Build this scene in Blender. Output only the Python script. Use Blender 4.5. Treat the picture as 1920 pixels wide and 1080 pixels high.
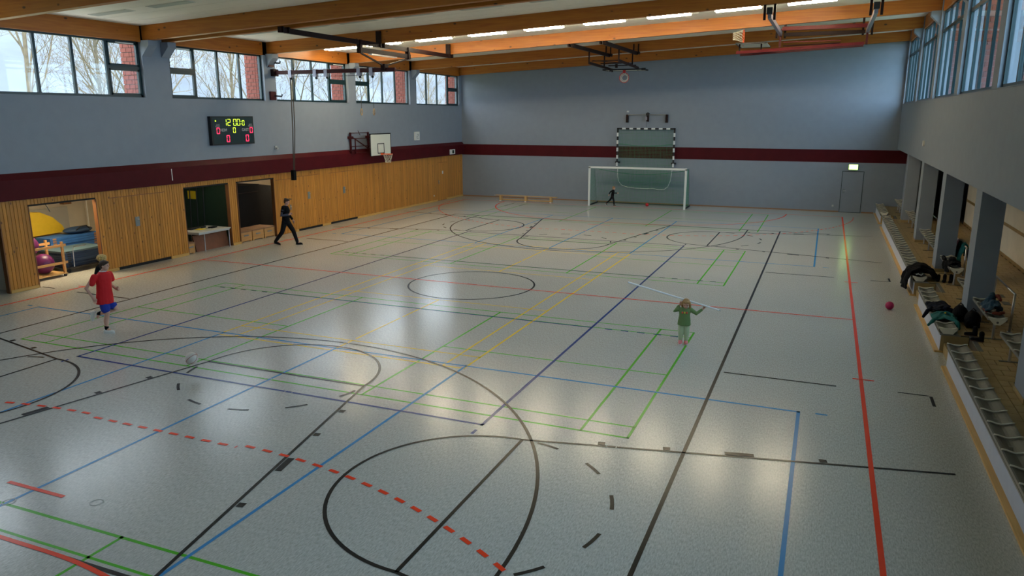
import bpy, bmesh, math, random
from mathutils import Vector, Matrix
random.seed(7)
for o in list(bpy.data.objects): bpy.data.objects.remove(o)
SC = bpy.context.scene
COL = SC.collection
PI = math.pi

# ------------------------------------------------------------------ camera
CAM = (9.0957, -18.8855, 4.7083); YAW, PITCH, ROLL = -0.393512, -0.225985, -0.00048867
cd = bpy.data.cameras.new('camera'); cam = bpy.data.objects.new('camera', cd); COL.objects.link(cam)
cd.sensor_width = 36.0; cd.lens = 36.0 * 1402.658 / 1920.0; cd.clip_end = 2000; cd.clip_start = 0.05
_f = Vector((math.sin(YAW) * math.cos(PITCH), math.cos(YAW) * math.cos(PITCH), math.sin(PITCH)))
_r = Vector((math.cos(YAW), -math.sin(YAW), 0)); _u = _r.cross(_f)
_r2 = _r * math.cos(ROLL) + _u * math.sin(ROLL); _u2 = -_r * math.sin(ROLL) + _u * math.cos(ROLL)
cam.matrix_world = Matrix(((_r2.x, _u2.x, -_f.x, CAM[0]), (_r2.y, _u2.y, -_f.y, CAM[1]), (_r2.z, _u2.z, -_f.z, CAM[2]), (0, 0, 0, 1)))
SC.camera = cam

# ------------------------------------------------------------------ sky, exposure
W = bpy.data.worlds.new('overcast_sky'); SC.world = W; W.use_nodes = True
nt = W.node_tree; nt.nodes.clear()
wo = nt.nodes.new('ShaderNodeOutputWorld'); bg = nt.nodes.new('ShaderNodeBackground')
tc = nt.nodes.new('ShaderNodeTexCoord'); sep = nt.nodes.new('ShaderNodeSeparateXYZ'); rmp = nt.nodes.new('ShaderNodeValToRGB')
nt.links.new(tc.outputs['Generated'], sep.inputs[0]); nt.links.new(sep.outputs['Z'], rmp.inputs[0])
rmp.color_ramp.elements[0].position = 0.0; rmp.color_ramp.elements[0].color = (0.80, 0.88, 0.98, 1)
rmp.color_ramp.elements[1].position = 1.0; rmp.color_ramp.elements[1].color = (0.86, 0.92, 0.98, 1)
nt.links.new(rmp.outputs[0], bg.inputs['Color']); nt.links.new(bg.outputs[0], wo.inputs[0])
bg.inputs['Strength'].default_value = 2.6
SC.view_settings.view_transform = 'Standard'; SC.view_settings.look = 'None'
SC.view_settings.gamma = 1.0; SC.view_settings.use_curve_mapping = False
SC.view_settings.exposure = 1.78
SC.cycles.use_denoising = True
SC.cycles.max_bounces = 8; SC.cycles.diffuse_bounces = 4; SC.cycles.glossy_bounces = 3
SC.cycles.transparent_max_bounces = 16; SC.cycles.caustics_reflective = False; SC.cycles.caustics_refractive = False
LAMP_POWER = 1.0

# ------------------------------------------------------------------ materials
MATS = {}
def newmat(name):
    m = bpy.data.materials.new(name); m.use_nodes = True; MATS[name] = m
    return m, m.node_tree, m.node_tree.nodes['Principled BSDF']
def N(t, kind, **kw):
    n = t.nodes.new('ShaderNode' + kind)
    for k, v in kw.items(): setattr(n, k, v)
    return n
def mat(name, col, rough=0.6, metal=0.0, emit=None, estr=0.0, var=0.0, vscale=6.0, bump=0.0, bscale=60.0, spec=0.5):
    m, t, b = newmat(name)
    b.inputs['Base Color'].default_value = (*col, 1); b.inputs['Roughness'].default_value = rough
    b.inputs['Metallic'].default_value = metal; b.inputs['Specular IOR Level'].default_value = spec
    co = N(t, 'TexCoord')
    if var > 0:
        nz = N(t, 'TexNoise'); nz.inputs['Scale'].default_value = vscale; nz.inputs['Detail'].default_value = 4
        t.links.new(co.outputs['Object'], nz.inputs['Vector'])
        r = N(t, 'ValToRGB'); r.color_ramp.elements[0].position = .3; r.color_ramp.elements[1].position = .7
        r.color_ramp.elements[0].color = (*[c * (1 - var) for c in col], 1); r.color_ramp.elements[1].color = (*[min(1, c * (1 + var)) for c in col], 1)
        t.links.new(nz.outputs['Fac'], r.inputs[0]); t.links.new(r.outputs[0], b.inputs['Base Color'])
    if bump > 0:
        n2 = N(t, 'TexNoise'); n2.inputs['Scale'].default_value = bscale; n2.inputs['Detail'].default_value = 3
        t.links.new(co.outputs['Object'], n2.inputs['Vector'])
        bp = N(t, 'Bump'); bp.inputs['Strength'].default_value = bump; bp.inputs['Distance'].default_value = 0.01
        t.links.new(n2.outputs['Fac'], bp.inputs['Height']); t.links.new(bp.outputs[0], b.inputs['Normal'])
    if emit:
        b.inputs['Emission Color'].default_value = (*emit, 1); b.inputs['Emission Strength'].default_value = estr
    return m
def woodmat(name, c0, c1, knot, axis, rough=0.45, grain=1.0, knots=3.0, rand=0.0):
    """axis: direction of the grain in object space (0,1,2)"""
    m, t, b = newmat(name); b.inputs['Roughness'].default_value = rough
    co = N(t, 'TexCoord'); oi = N(t, 'ObjectInfo')
    mul = N(t, 'VectorMath', operation='SCALE'); mul.inputs[0].default_value = (37.1, 91.7, 53.3)
    t.links.new(oi.outputs['Random'], mul.inputs['Scale'])
    add = N(t, 'VectorMath', operation='ADD'); t.links.new(co.outputs['Object'], add.inputs[0]); t.links.new(mul.outputs[0], add.inputs[1])
    mp = N(t, 'Mapping'); s = [22 * grain] * 3; s[axis] = 1.2 * grain; mp.inputs['Scale'].default_value = s
    t.links.new(add.outputs[0], mp.inputs['Vector'])
    nz = N(t, 'TexNoise'); nz.inputs['Scale'].default_value = 1.0; nz.inputs['Detail'].default_value = 5; nz.inputs['Distortion'].default_value = .6
    t.links.new(mp.outputs[0], nz.inputs['Vector'])
    r = N(t, 'ValToRGB'); r.color_ramp.elements[0].position = .3; r.color_ramp.elements[1].position = .72
    r.color_ramp.elements[0].color = (*c0, 1); r.color_ramp.elements[1].color = (*c1, 1)
    t.links.new(nz.outputs['Fac'], r.inputs[0])
    mp2 = N(t, 'Mapping'); s2 = [knots] * 3; s2[axis] = knots * .55; mp2.inputs['Scale'].default_value = s2
    t.links.new(add.outputs[0], mp2.inputs['Vector'])
    vo = N(t, 'TexVoronoi'); vo.inputs['Scale'].default_value = 1.0; vo.inputs['Randomness'].default_value = 1.0
    t.links.new(mp2.outputs[0], vo.inputs['Vector'])
    kr = N(t, 'ValToRGB'); kr.color_ramp.elements[0].position = .07; kr.color_ramp.elements[1].position = .13
    kr.color_ramp.elements[0].color = (1, 1, 1, 1); kr.color_ramp.elements[1].color = (0, 0, 0, 1)
    t.links.new(vo.outputs['Distance'], kr.inputs[0])
    mx = N(t, 'MixRGB'); t.links.new(kr.outputs[0], mx.inputs[0]); t.links.new(r.outputs[0], mx.inputs[1]); mx.inputs[2].default_value = (*knot, 1)
    out = mx.outputs[0]
    if rand > 0:
        hs = N(t, 'HueSaturation'); t.links.new(out, hs.inputs['Color'])
        mr = N(t, 'MapRange'); mr.inputs['To Min'].default_value = 1 - rand; mr.inputs['To Max'].default_value = 1 + rand
        t.links.new(oi.outputs['Random'], mr.inputs['Value']); t.links.new(mr.outputs[0], hs.inputs['Value']); out = hs.outputs[0]
    t.links.new(out, b.inputs['Base Color'])
    return m
def floormat():
    m, t, b = newmat('speckled grey linoleum')
    co = N(t, 'TexCoord'); mp = N(t, 'Mapping'); mp.inputs['Scale'].default_value = (58, 15, 1)
    t.links.new(co.outputs['Object'], mp.inputs['Vector'])
    nz = N(t, 'TexNoise'); nz.inputs['Scale'].default_value = 1.0; nz.inputs['Detail'].default_value = 5; nz.inputs['Roughness'].default_value = .72
    t.links.new(mp.outputs[0], nz.inputs['Vector'])
    r = N(t, 'ValToRGB'); e = r.color_ramp.elements
    e[0].position = .33; e[0].color = (0.36, 0.34, 0.295, 1); e[1].position = .68; e[1].color = (0.64, 0.615, 0.56, 1)
    t.links.new(nz.outputs['Fac'], r.inputs[0])
    big = N(t, 'TexNoise'); big.inputs['Scale'].default_value = .35; big.inputs['Detail'].default_value = 3
    t.links.new(co.outputs['Object'], big.inputs['Vector'])
    mr = N(t, 'MapRange'); mr.inputs['To Min'].default_value = .92; mr.inputs['To Max'].default_value = 1.08; t.links.new(big.outputs['Fac'], mr.inputs['Value'])
    hs = N(t, 'HueSaturation'); t.links.new(r.outputs[0], hs.inputs['Color']); t.links.new(mr.outputs[0], hs.inputs['Value'])
    t.links.new(hs.outputs[0], b.inputs['Base Color'])
    rr = N(t, 'MapRange'); rr.inputs['To Min'].default_value = .16; rr.inputs['To Max'].default_value = .27; t.links.new(nz.outputs['Fac'], rr.inputs['Value'])
    t.links.new(rr.outputs[0], b.inputs['Roughness']); b.inputs['Specular IOR Level'].default_value = .45
    return m
def glassmat(name, tint, refl=1.0):
    m = bpy.data.materials.new(name); m.use_nodes = True; MATS[name] = m
    t = m.node_tree; t.nodes.clear(); o = N(t, 'OutputMaterial')
    tr = N(t, 'BsdfTransparent'); tr.inputs[0].default_value = (*tint, 1)
    gl = N(t, 'BsdfGlossy'); gl.inputs['Roughness'].default_value = .02; gl.inputs['Color'].default_value = (.9, .95, 1, 1)
    fr = N(t, 'Fresnel'); fr.inputs['IOR'].default_value = 1.52
    mu = N(t, 'Math', operation='MULTIPLY'); mu.inputs[1].default_value = refl; mu.use_clamp = True
    ge = N(t, 'NewGeometry'); inv = N(t, 'Math', operation='SUBTRACT'); inv.inputs[0].default_value = 1.0; t.links.new(ge.outputs['Backfacing'], inv.inputs[1])
    m2 = N(t, 'Math', operation='MULTIPLY'); t.links.new(fr.outputs[0], m2.inputs[0]); t.links.new(inv.outputs[0], m2.inputs[1])
    t.links.new(m2.outputs[0], mu.inputs[0])
    mx = N(t, 'MixShader'); t.links.new(mu.outputs[0], mx.inputs[0]); t.links.new(tr.outputs[0], mx.inputs[1]); t.links.new(gl.outputs[0], mx.inputs[2])
    t.links.new(mx.outputs[0], o.inputs[0])
    return m
M = MATS
floormat()
mat('plaster', (.258, .29, .336), .85, var=.03, vscale=3, bump=.25, bscale=70)
mat('plaster_warm', (.78, .72, .60), .85, var=.05, vscale=2, bump=.2, bscale=60)
mat('red_band', (.075, .005, .008), .55, var=.1, vscale=2, spec=.15)
mat('ceiling_white', (.84, .82, .76), .7, var=.02, vscale=5, bump=.15, bscale=120)
mat('ceiling_dark', (.25, .24, .22), .8)
woodmat('board_pine', (.46, .178, .022), (.61, .27, .043), (.16, .06, .015), 2, rough=.42, knots=5.0, rand=.16)
woodmat('beam_glulam', (.37, .105, .010), (.50, .175, .017), (.09, .035, .01), 0, rough=.5, grain=.8, knots=3.2, rand=.05)
woodmat('beam_glulam_y', (.37, .105, .010), (.50, .175, .017), (.09, .035, .01), 1, rough=.5, grain=.8, knots=3.2, rand=.05)
woodmat('wood_trim', (.58, .32, .08), (.70, .42, .13), (.35, .17, .05), 1, rough=.4, knots=1.5, rand=.05)
woodmat('box_wood', (.50, .25, .08), (.63, .34, .12), (.3, .13, .04), 1, rough=.4, knots=1.2, rand=.08)
woodmat('bench_wood', (.52, .30, .11), (.66, .41, .16), (.3, .15, .05), 0, rough=.35, knots=1.0)
mat('frame_dark', (.008, .030, .034), .35)
mat('black_gap', (.006, .006, .006), .8)
mat('black', (.010, .010, .011), .6)
mat('black_cloth', (.007, .007, .008), .9, bump=.6, bscale=35, spec=.12)
mat('maroon_steel', (.06, .006, .007), .45, var=.1, spec=.25)
mat('red_steel', (.10, .004, .005), .45, spec=.25)
mat('brown_steel', (.018, .007, .006), .55, spec=.15)
mat('steel', (.55, .55, .56), .3, metal=1.0)
mat('grey_steel', (.30, .30, .36), .35, metal=.6)
mat('white_paint', (.75, .75, .72), .4)
mat('goal_white', (.72, .73, .71), .4)
mat('board_white', (.70, .71, .62), .5)
mat('rim_orange', (.85, .10, .015), .4)
mat('rim_red', (.55, .02, .02), .4)
mat('net_white', (.72, .68, .55), .8)
mat('net_green', (.05, .27, .13), .8)
mat('rope', (.55, .52, .46), .9)
mat('rope_dark', (.10, .08, .06), .9)
mat('brick_red', (.17, .045, .032), .85, var=.2, vscale=9)
mat('mortar', (.34, .29, .26), .9)
mat('tile_ochre', (.36, .245, .10), .45, var=.12, vscale=4)
mat('tile_grout', (.10, .075, .045), .9)
mat('tile_grey', (.10, .10, .09), .6)
mat('bench_mesh', (.16, .155, .13), .45, metal=.4, bump=.5, bscale=200)
mat('bench_rail', (.26, .25, .22), .4, metal=.5)
mat('bench_rib', (.74, .70, .58), .4)
mat('plinth', (.56, .59, .68), .8, var=.03)
mat('socket', (.5, .5, .48), .5)
mat('grey_plate', (.22, .25, .26), .4, metal=.3)
mat('table_white', (.55, .54, .50), .4)
woodmat('jamb_wood', (.16, .06, .018), (.24, .095, .03), (.1, .04, .015), 2, knots=1)
mat('brown_board', (.22, .075, .03), .6, var=.1)
mat('leather', (.30, .15, .07), .6)
mat('mat_blue', (.025, .12, .36), .7, var=.1, bump=.3)
mat('mat_blue_dark', (.018, .045, .10), .7)
mat('mat_teal_top', (.075, .13, .16), .7)
mat('yellow_vinyl', (.62, .40, .02), .5, var=.05, bump=.3, bscale=6)
mat('purple_ball', (.12, .008, .08), .4)
mat('red_ball', (.55, .015, .02), .5)
mat('pink_ball', (.50, .015, .10), .6)
mat('ball_white', (.66, .58, .50), .6)
mat('ball_stripe', (.42, .16, .13), .6)
mat('yellow_sign', (.85, .62, .02), .5)
mat('dark_green', (.010, .035, .022), .5)
mat('teal_cloth', (.008, .14, .13), .85, bump=.6, bscale=25)
mat('purple_cloth', (.05, .008, .03), .85)
mat('navy_cloth', (.006, .008, .018), .85, bump=.6, bscale=25, spec=.15)
mat('bluegrey_cloth', (.015, .05, .085), .85, bump=.6, bscale=25)
mat('orange_cloth', (.18, .03, .012), .85)
mat('cream_fur', (.42, .37, .28), .95, bump=1, bscale=60)
mat('boot_brown', (.05, .022, .014), .7)
mat('skin', (.62, .34, .24), .55)
mat('hair_brown', (.045, .022, .012), .7, var=.3, vscale=40)
mat('hair_light', (.40, .21, .075), .7, var=.3, vscale=40)
mat('hair_blond', (.55, .36, .12), .7, var=.3, vscale=40)
mat('shirt_red', (.62, .006, .010), .8, bump=.3, bscale=18)
mat('shorts_blue', (.010, .035, .32), .8)
mat('green_cloth', (.16, .25, .085), .85, bump=.3, bscale=25)
mat('green_light', (.50, .58, .35), .85, bump=.3, bscale=25)
mat('grey_sleeve', (.055, .06, .09), .85)
mat('trouser_dark', (.010, .010, .012), .85, spec=.15)
mat('pink_shoe', (.85, .24, .24), .6)
mat('white_sole', (.7, .68, .64), .6)
mat('print_yellow', (.75, .55, .05), .7)
mat('print_red', (.7, .1, .06), .7)
mat('stick_white', (.9, .9, .9), .4)
mat('eye', (.02, .015, .012), .3)
mat('lip', (.45, .12, .10), .5)
mat('led_yellow', (.1, .12, .01), .5, emit=(.62, .95, .04), estr=.5)
mat('led_red', (.15, .01, .02), .5, emit=(1.0, .03, .10), estr=.55)
mat('led_off', (.035, .035, .035), .5)
mat('score_text', (.42, .42, .42), .5)
mat('exit_green', (.05, .3, .03), .5, emit=(.45, 1.0, .12), estr=2.2)
mat('exit_white', (.8, .9, .6), .5, emit=(.95, 1.0, .75), estr=2.5)
mat('tube_lit', (.9, .9, .85), .5, emit=(1.0, .86, .60), estr=21.0)
mat('tube_storage', (.9, .9, .85), .5, emit=(1.0, .84, .55), estr=15.0)
mat('tube_off', (.50, .52, .50), .4)
mat('lamp_body', (.62, .62, .58), .5)
mat('lamp_grey', (.40, .44, .43), .5)
mat('line_black', (.012, .012, .012), .24, spec=.2)
mat('line_red', (.92, .05, .010), .24, spec=.2)
mat('line_navy', (.018, .045, .20), .24, spec=.2)
mat('line_blue', (.045, .24, .50), .24, spec=.2)
mat('line_green', (.08, .42, .015), .24, spec=.2)
mat('line_yellow', (.88, .56, .02), .24, spec=.2)
mat('seal', (.40, .40, .37), .3)
mat('bark', (.115, .095, .06), .9, var=.25, vscale=5)
mat('bark_grey', (.12, .105, .075), .9, var=.25, vscale=5)
mat('grass', (.18, .20, .09), .95, var=.2, vscale=.5)
mat('hill_forest', (.075, .092, .115), 1.0, var=.22, vscale=.06)  # distance haze put into the forest colour as a bluish grey tint
mat('cloth_rail', (.5, .5, .5), .3, metal=1)
glassmat('pane_left', (.93, .96, .97))
glassmat('pane_right', (.72, .86, .95))

for k in ('led_yellow', 'led_red', 'exit_green', 'exit_white'): MATS[k].cycles.emission_sampling = 'NONE'
# ------------------------------------------------------------------ builders
def wloc(o):
    v = Vector((0, 0, 0))
    while o is not None: v += o.location; o = o.parent
    return v
class MB:
    def __init__(s): s.v = []; s.f = []; s.m = []; s.cm = 0
    def add(s, vs, fs):
        n = len(s.v); s.v += [tuple(v) for v in vs]; s.f += [tuple(i + n for i in f) for f in fs]; s.m += [s.cm] * len(fs); return s
    def use(s, i): s.cm = i; return s
    def box(s, x0, x1, y0, y1, z0, z1):
        return s.add([(x0, y0, z0), (x1, y0, z0), (x1, y1, z0), (x0, y1, z0), (x0, y0, z1), (x1, y0, z1), (x1, y1, z1), (x0, y1, z1)],
                     [(0, 3, 2, 1), (4, 5, 6, 7), (0, 1, 5, 4), (1, 2, 6, 5), (2, 3, 7, 6), (3, 0, 4, 7)])
    def bar(s, p, q, w, h=None, up=(0, 0, 1)):
        """square bar from p to q, w wide, h high"""
        h = w if h is None else h
        p, q = Vector(p), Vector(q); d = (q - p).normalized(); u = Vector(up)
        if abs(d.dot(u)) > .95: u = Vector((0, 1, 0)) if abs(d.y) < .9 else Vector((1, 0, 0))
        a = d.cross(u).normalized() * (w / 2); b = a.cross(d).normalized() * (h / 2)
        vs = [p - a - b, p + a - b, p + a + b, p - a + b, q - a - b, q + a - b, q + a + b, q - a + b]
        return s.add(vs, [(0, 3, 2, 1), (4, 5, 6, 7), (0, 1, 5, 4), (1, 2, 6, 5), (2, 3, 7, 6), (3, 0, 4, 7)])
    def tube(s, pts, r, n=8, cap=True, closed=False):
        pts = [Vector(p) for p in pts]; k = len(pts); rs = r if isinstance(r, (list, tuple)) else [r] * k
        rings = []; prev = None
        for i, p in enumerate(pts):
            a = pts[(i - 1) % k] if (closed or i > 0) else p; b = pts[(i + 1) % k] if (closed or i < k - 1) else p
            d = (b - a).normalized()
            if prev is None:
                u = Vector((0, 0, 1)) if abs(d.z) < .9 else Vector((1, 0, 0)); u = (u - d * u.dot(d)).normalized()
            else: u = (prev - d * prev.dot(d)).normalized()
            prev = u; w = d.cross(u)
            rings.append([p + (u * math.cos(2 * PI * j / n) + w * math.sin(2 * PI * j / n)) * rs[i] for j in range(n)])
        vs = [v for rg in rings for v in rg]; fs = []
        for i in range(k if closed else k - 1):
            i2 = (i + 1) % k
            for j in range(n):
                j2 = (j + 1) % n; fs.append((i * n + j, i * n + j2, i2 * n + j2, i2 * n + j))
        if cap and not closed: fs += [tuple(range(n - 1, -1, -1)), tuple((k - 1) * n + j for j in range(n))]
        return s.add(vs, fs)
    def ellipsoid(s, c, rx, ry, rz, nu=16, nv=10, R=None):
        vs = []; fs = []; c = Vector(c)
        for i in range(nv + 1):
            t = PI * i / nv
            for j in range(nu):
                a = 2 * PI * j / nu; p = Vector((rx * math.sin(t) * math.cos(a), ry * math.sin(t) * math.sin(a), rz * math.cos(t)))
                vs.append(c + (R @ p if R else p))
        for i in range(nv):
            for j in range(nu):
                j2 = (j + 1) % nu; a, b, c2, d = i * nu + j, i * nu + j2, (i + 1) * nu + j2, (i + 1) * nu + j
                if i == 0: fs.append((a, d, c2))
                elif i == nv - 1: fs.append((a, d, b))
                else: fs.append((a, d, c2, b))
        return s.add(vs, fs)
    def prism(s, prof, axis, a0, a1):
        """prof: 2-D polygon; axis 0: (y,z), 1: (x,z), 2: (x,y)"""
        def P(u, v, w): return (w, u, v) if axis == 0 else ((u, w, v) if axis == 1 else (u, v, w))
        n = len(prof); vs = [P(u, v, a0) for u, v in prof] + [P(u, v, a1) for u, v in prof]
        fs = [tuple(range(n)), tuple(range(2 * n - 1, n - 1, -1))] + [(i, n + i, n + (i + 1) % n, (i + 1) % n) for i in range(n)]
        return s.add(vs, fs)
    def mesh(s, name, mats, off=Vector((0, 0, 0)), smooth=False):
        me = bpy.data.meshes.new(name); me.from_pydata([Vector(v) - off for v in s.v], [], s.f)
        if not isinstance(mats, (list, tuple)): mats = [mats]
        for k in mats: me.materials.append(M[k])
        if len(mats) > 1: me.polygons.foreach_set('material_index', s.m)
        if smooth: me.polygons.foreach_set('use_smooth', [True] * len(me.polygons))
        bm = bmesh.new(); bm.from_mesh(me); bmesh.ops.recalc_face_normals(bm, faces=bm.faces); bm.to_mesh(me); bm.free()
        me.update(); return me
    def build(s, name, mats, parent=None, smooth=False):
        o = bpy.data.objects.new(name, s.mesh(name, mats, wloc(parent), smooth)); COL.objects.link(o)
        if parent is not None: o.parent = parent
        return o
def tag(o, label=None, cat=None, group=None, kind=None):
    if label: o['label'] = label
    if cat: o['category'] = cat
    if group: o['group'] = group
    if kind: o['kind'] = kind
    return o
def thing(name, loc, label=None, cat=None, group=None, kind=None):
    o = bpy.data.objects.new(name, None); COL.objects.link(o); o.location = loc; o.empty_display_size = .1
    return tag(o, label, cat, group, kind)
def inst(name, me, loc, parent=None, rz=0.0):
    o = bpy.data.objects.new(name, me); COL.objects.link(o); o.rotation_euler = (0, 0, rz)
    if parent is not None: o.parent = parent; o.location = Vector(loc) - wloc(parent)
    else: o.location = loc
    return o
def copytree(o, loc=None, parent=None):
    c = o.copy(); COL.objects.link(c)
    if parent is not None: c.parent = parent
    if loc is not None: c.location = loc
    for ch in list(o.children): copytree(ch, None, c)
    return c

# ------------------------------------------------------------------ dimensions
XL, XR, YB, YF = -11.1, 12.2, 22.0, -22.0
PC = [-22.0, -16.5, -11.0, -5.6, -0.1, 5.31, 10.81, 16.35, 22.0]       # pillar axes
PH = [.3, .3, .3, .3, .525, .325, .29, .33, .3]
def beam_z(x): return 7.02 + .0465 * (x + 11.1)
def ceil_z(x): return 7.46 + .0465 * (x + 11.1)
ZT = .39                                                                # tiled gallery floor
# ------------------------------------------------------------------ floor and its markings
fl = thing('floor', (0, 0, 0), 'grey speckled sports hall floor with painted court lines', kind='structure')
MB().box(-16.2, 11.62, YF, YB, -.12, 0).build('floor_surface', 'speckled grey linoleum', fl)
class Lines:
    def __init__(s, z): s.b = MB(); s.z = z
    def quad(s, a, b, c, d): s.b.add([(p[0], p[1], s.z) for p in (a, b, c, d)], [(0, 1, 2, 3)])
    def line(s, x0, y0, x1, y1, w=.05):
        dx, dy = x1 - x0, y1 - y0; L = math.hypot(dx, dy); nx, ny = -dy / L * w / 2, dx / L * w / 2
        s.quad((x0 + nx, y0 + ny), (x0 - nx, y0 - ny), (x1 - nx, y1 - ny), (x1 + nx, y1 + ny))
    def rect(s, x0, x1, y0, y1, w=.05):
        h = w / 2; s.line(x0, y0 + h, x1, y0 + h, w); s.line(x0, y1 - h, x1, y1 - h, w); s.line(x0 + h, y0, x0 + h, y1, w); s.line(x1 - h, y0, x1 - h, y1, w)
    def arc(s, cx, cy, r, a0, a1, w=.05, n=None):
        n = n or max(3, int(abs(a1 - a0) * max(6, r * 6)))
        for i in range(n):
            t0, t1 = a0 + (a1 - a0) * i / n, a0 + (a1 - a0) * (i + 1) / n
            c0, s0, c1, s1 = math.cos(t0), math.sin(t0), math.cos(t1), math.sin(t1); ri, ro = r - w / 2, r + w / 2
            s.quad((cx + ri * c0, cy + ri * s0), (cx + ro * c0, cy + ro * s0), (cx + ro * c1, cy + ro * s1), (cx + ri * c1, cy + ri * s1))
    def darc(s, cx, cy, r, a0, a1, dash, gap, w=.05, ph=0.0):
        L = abs(a1 - a0) * r; sg = 1 if a1 > a0 else -1; t = ph
        while t < L:
            e = min(L, t + dash); s.arc(cx, cy, r, a0 + sg * t / r, a0 + sg * e / r, w, 3); t += dash + gap
    def dline(s, x0, y0, x1, y1, dash, gap, w=.05, ph=0.0):
        L = math.hypot(x1 - x0, y1 - y0); ux, uy = (x1 - x0) / L, (y1 - y0) / L; t = ph
        while t < L:
            e = min(L, t + dash); s.line(x0 + ux * t, y0 + uy * t, x0 + ux * e, y0 + uy * e, w); t += dash + gap
    def done(s, name, m, label): o = s.b.build(name, m, fl); o['label'] = label; return o
# green badminton courts, four across the hall
g = Lines(.0010)
for cy in (-16.5, -5.56, 5.58, 16.5):
    g.rect(-6.72, 6.72, cy - 3.05, cy + 3.05, .045)
    for sx in (-1, 1):
        g.line(sx * 5.96, cy - 3.05, sx * 5.96, cy + 3.05, .045); g.line(sx * 2.0, cy - 3.05, sx * 2.0, cy + 3.05, .045)
        g.line(sx * 2.0, cy, sx * 6.72, cy, .04)
    for sy in (-1, 1): g.line(-6.72, cy + sy * 2.6, 6.72, cy + sy * 2.6, .04)
g.done('badminton_cross_marking', 'line_green', 'green badminton court lines across the hall')
y_ = Lines(.0016)
y_.rect(-3.05, 3.05, -6.7, 6.7, .045)
for sx in (-1, 1): y_.line(sx * 2.57, -6.7, sx * 2.57, 6.7, .04)
for sy in (-1, 1):
    y_.line(-3.05, sy * 5.94, 3.05, sy * 5.94, .04); y_.line(-3.05, sy * 1.98, 3.05, sy * 1.98, .04)
    y_.dline(0, sy * 1.98, 0, sy * 6.7, 1.85, .12, .045)
y_.done('badminton_centre_marking', 'line_yellow', 'yellow badminton court lines in the middle')
b_ = Lines(.0022)
for sy in (-1, 1):
    y0, y1 = sorted((sy * 6.5, sy * 15.5)); b_.rect(-9.05, 9.05, y0, y1, .055)
    for x in (-3, 0, 3): b_.line(x, y0, x, y1, .05)
    for sx in (-1, 1): b_.line(sx * 9.28, sy * 6.5, sx * 9.46, sy * 6.5, .05); b_.line(sx * 9.28, sy * 15.5, sx * 9.46, sy * 15.5, .05)
b_.done('volleyball_cross_marking', 'line_blue', 'light blue volleyball court lines across the hall')
n_ = Lines(.0028)
n_.rect(-4.5, 4.5, -9, 9, .055)
for sy in (-1, 1):
    n_.line(-4.5, sy * 3.0, 4.5, sy * 3.0, .05)
    for sx in (-1, 1):
        n_.dline(sx * 4.78, sy * 3.0, sx * 6.5, sy * 3.0, .17, .20, .05)
        n_.line(sx * 4.47, sy * 9.18, sx * 4.47, sy * 9.34, .05)
n_.done('volleyball_main_marking', 'line_navy', 'dark blue volleyball court lines along the hall')
r_ = Lines(.0043)
r_.line(-10, 0, 10, 0, .05)
for sx in (-1, 1): r_.line(sx * 10.02, -20, sx * 10.02, 20, .065)
for sy in (-1, 1):
    for sx in (-1, 1):
        a0, a1 = (PI / 2 * (1 if sy < 0 else -1)), (0 if sx > 0 else PI * (1 if sy < 0 else -1))
        r_.arc(sx * 1.5, sy * 20, 6, a0, a1, .06, 40)
        r_.darc(sx * 1.5, sy * 20, 9, a0, a1 + (0.3 if False else 0), .17, .15, .06, .1)
        r_.line(sx * 9.88, sy * 4.45, sx * 10.24, sy * 4.45, .05)
    r_.line(-1.5, sy * 14, 1.5, sy * 14, .06); r_.dline(-1.5, sy * 11.08, 1.5, sy * 11.08, .17, .15, .06, .1)
    r_.line(-.52, sy * 13.07, .52, sy * 13.07, .06); r_.line(-10, sy * 20, 10, sy * 20, .05)
r_.done('handball_marking', 'line_red', 'red handball court lines and dashed free throw arcs')
k_ = Lines(.0040)
k_.rect(-7.59, 7.59, -14.03, 14.03, .055); k_.arc(0, 0, 1.8, 0, 2 * PI, .05, 72); k_.line(-.15, .02, .15, .02, .05)
def key(fx, fy, ux, uy):
    """free throw line centre (fx,fy); (ux,uy) points from it to the base line"""
    px, py = -uy, ux
    P = lambda a, c: (fx + ux * a + px * c, fy + uy * a + py * c)
    k_.line(*P(0, -1.8), *P(0, 1.8)); an = math.atan2(uy, ux)
    k_.arc(fx, fy, 1.8, an + PI / 2, an + 3 * PI / 2, .05, 40)
    for i in range(6):
        a = an - PI / 2 + (i + .35) * PI / 6.0; k_.arc(fx, fy, 1.8, a, a + .20, .05, 3)
    for s in (-1, 1):
        k_.line(*P(0, s * 1.8), *P(5.8, s * 3.0))
        for d, L, w in ((1.08, .1, .1), (2.0, .1, .1), (2.85, .39, .1), (4.1, .1, .1)):
            c = 1.8 + 1.2 * d / 5.8 + .09; c2 = 1.8 + 1.2 * (d + L) / 5.8 + .09
            k_.line(*P(d, s * c), *P(d + L, s * c2), w)
for sy in (-1, 1):
    key(0, sy * 8.22, 0, sy); key(5.26, sy * 11.05, 1, 0); key(-4.71, sy * 11.05, -1, 0)
    a0 = 0 if sy < 0 else -PI
    k_.arc(0, sy * 12.42, 6.27, a0, a0 + PI, .05, 90)
    for sx in (-1, 1):
        k_.line(sx * 6.27, sy * 12.42, sx * 6.27, sy * 14); k_.line(sx * 7.65, sy * 5.0, sx * 9.6, sy * 5.0)
        k_.line(sx * 10.59, sy * 4.92, sx * 11.07, sy * 4.92, .035); k_.line(sx * 11.1, sy * 4.94, sx * 11.1, sy * 5.43, .05)
    k_.line(7.6, sy * 14.0, 9.5, sy * 14.05)
k_.done('basketball_marking', 'line_black', 'black basketball court lines with trapezoid keys and circles')
rg = Lines(.0046)
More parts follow.
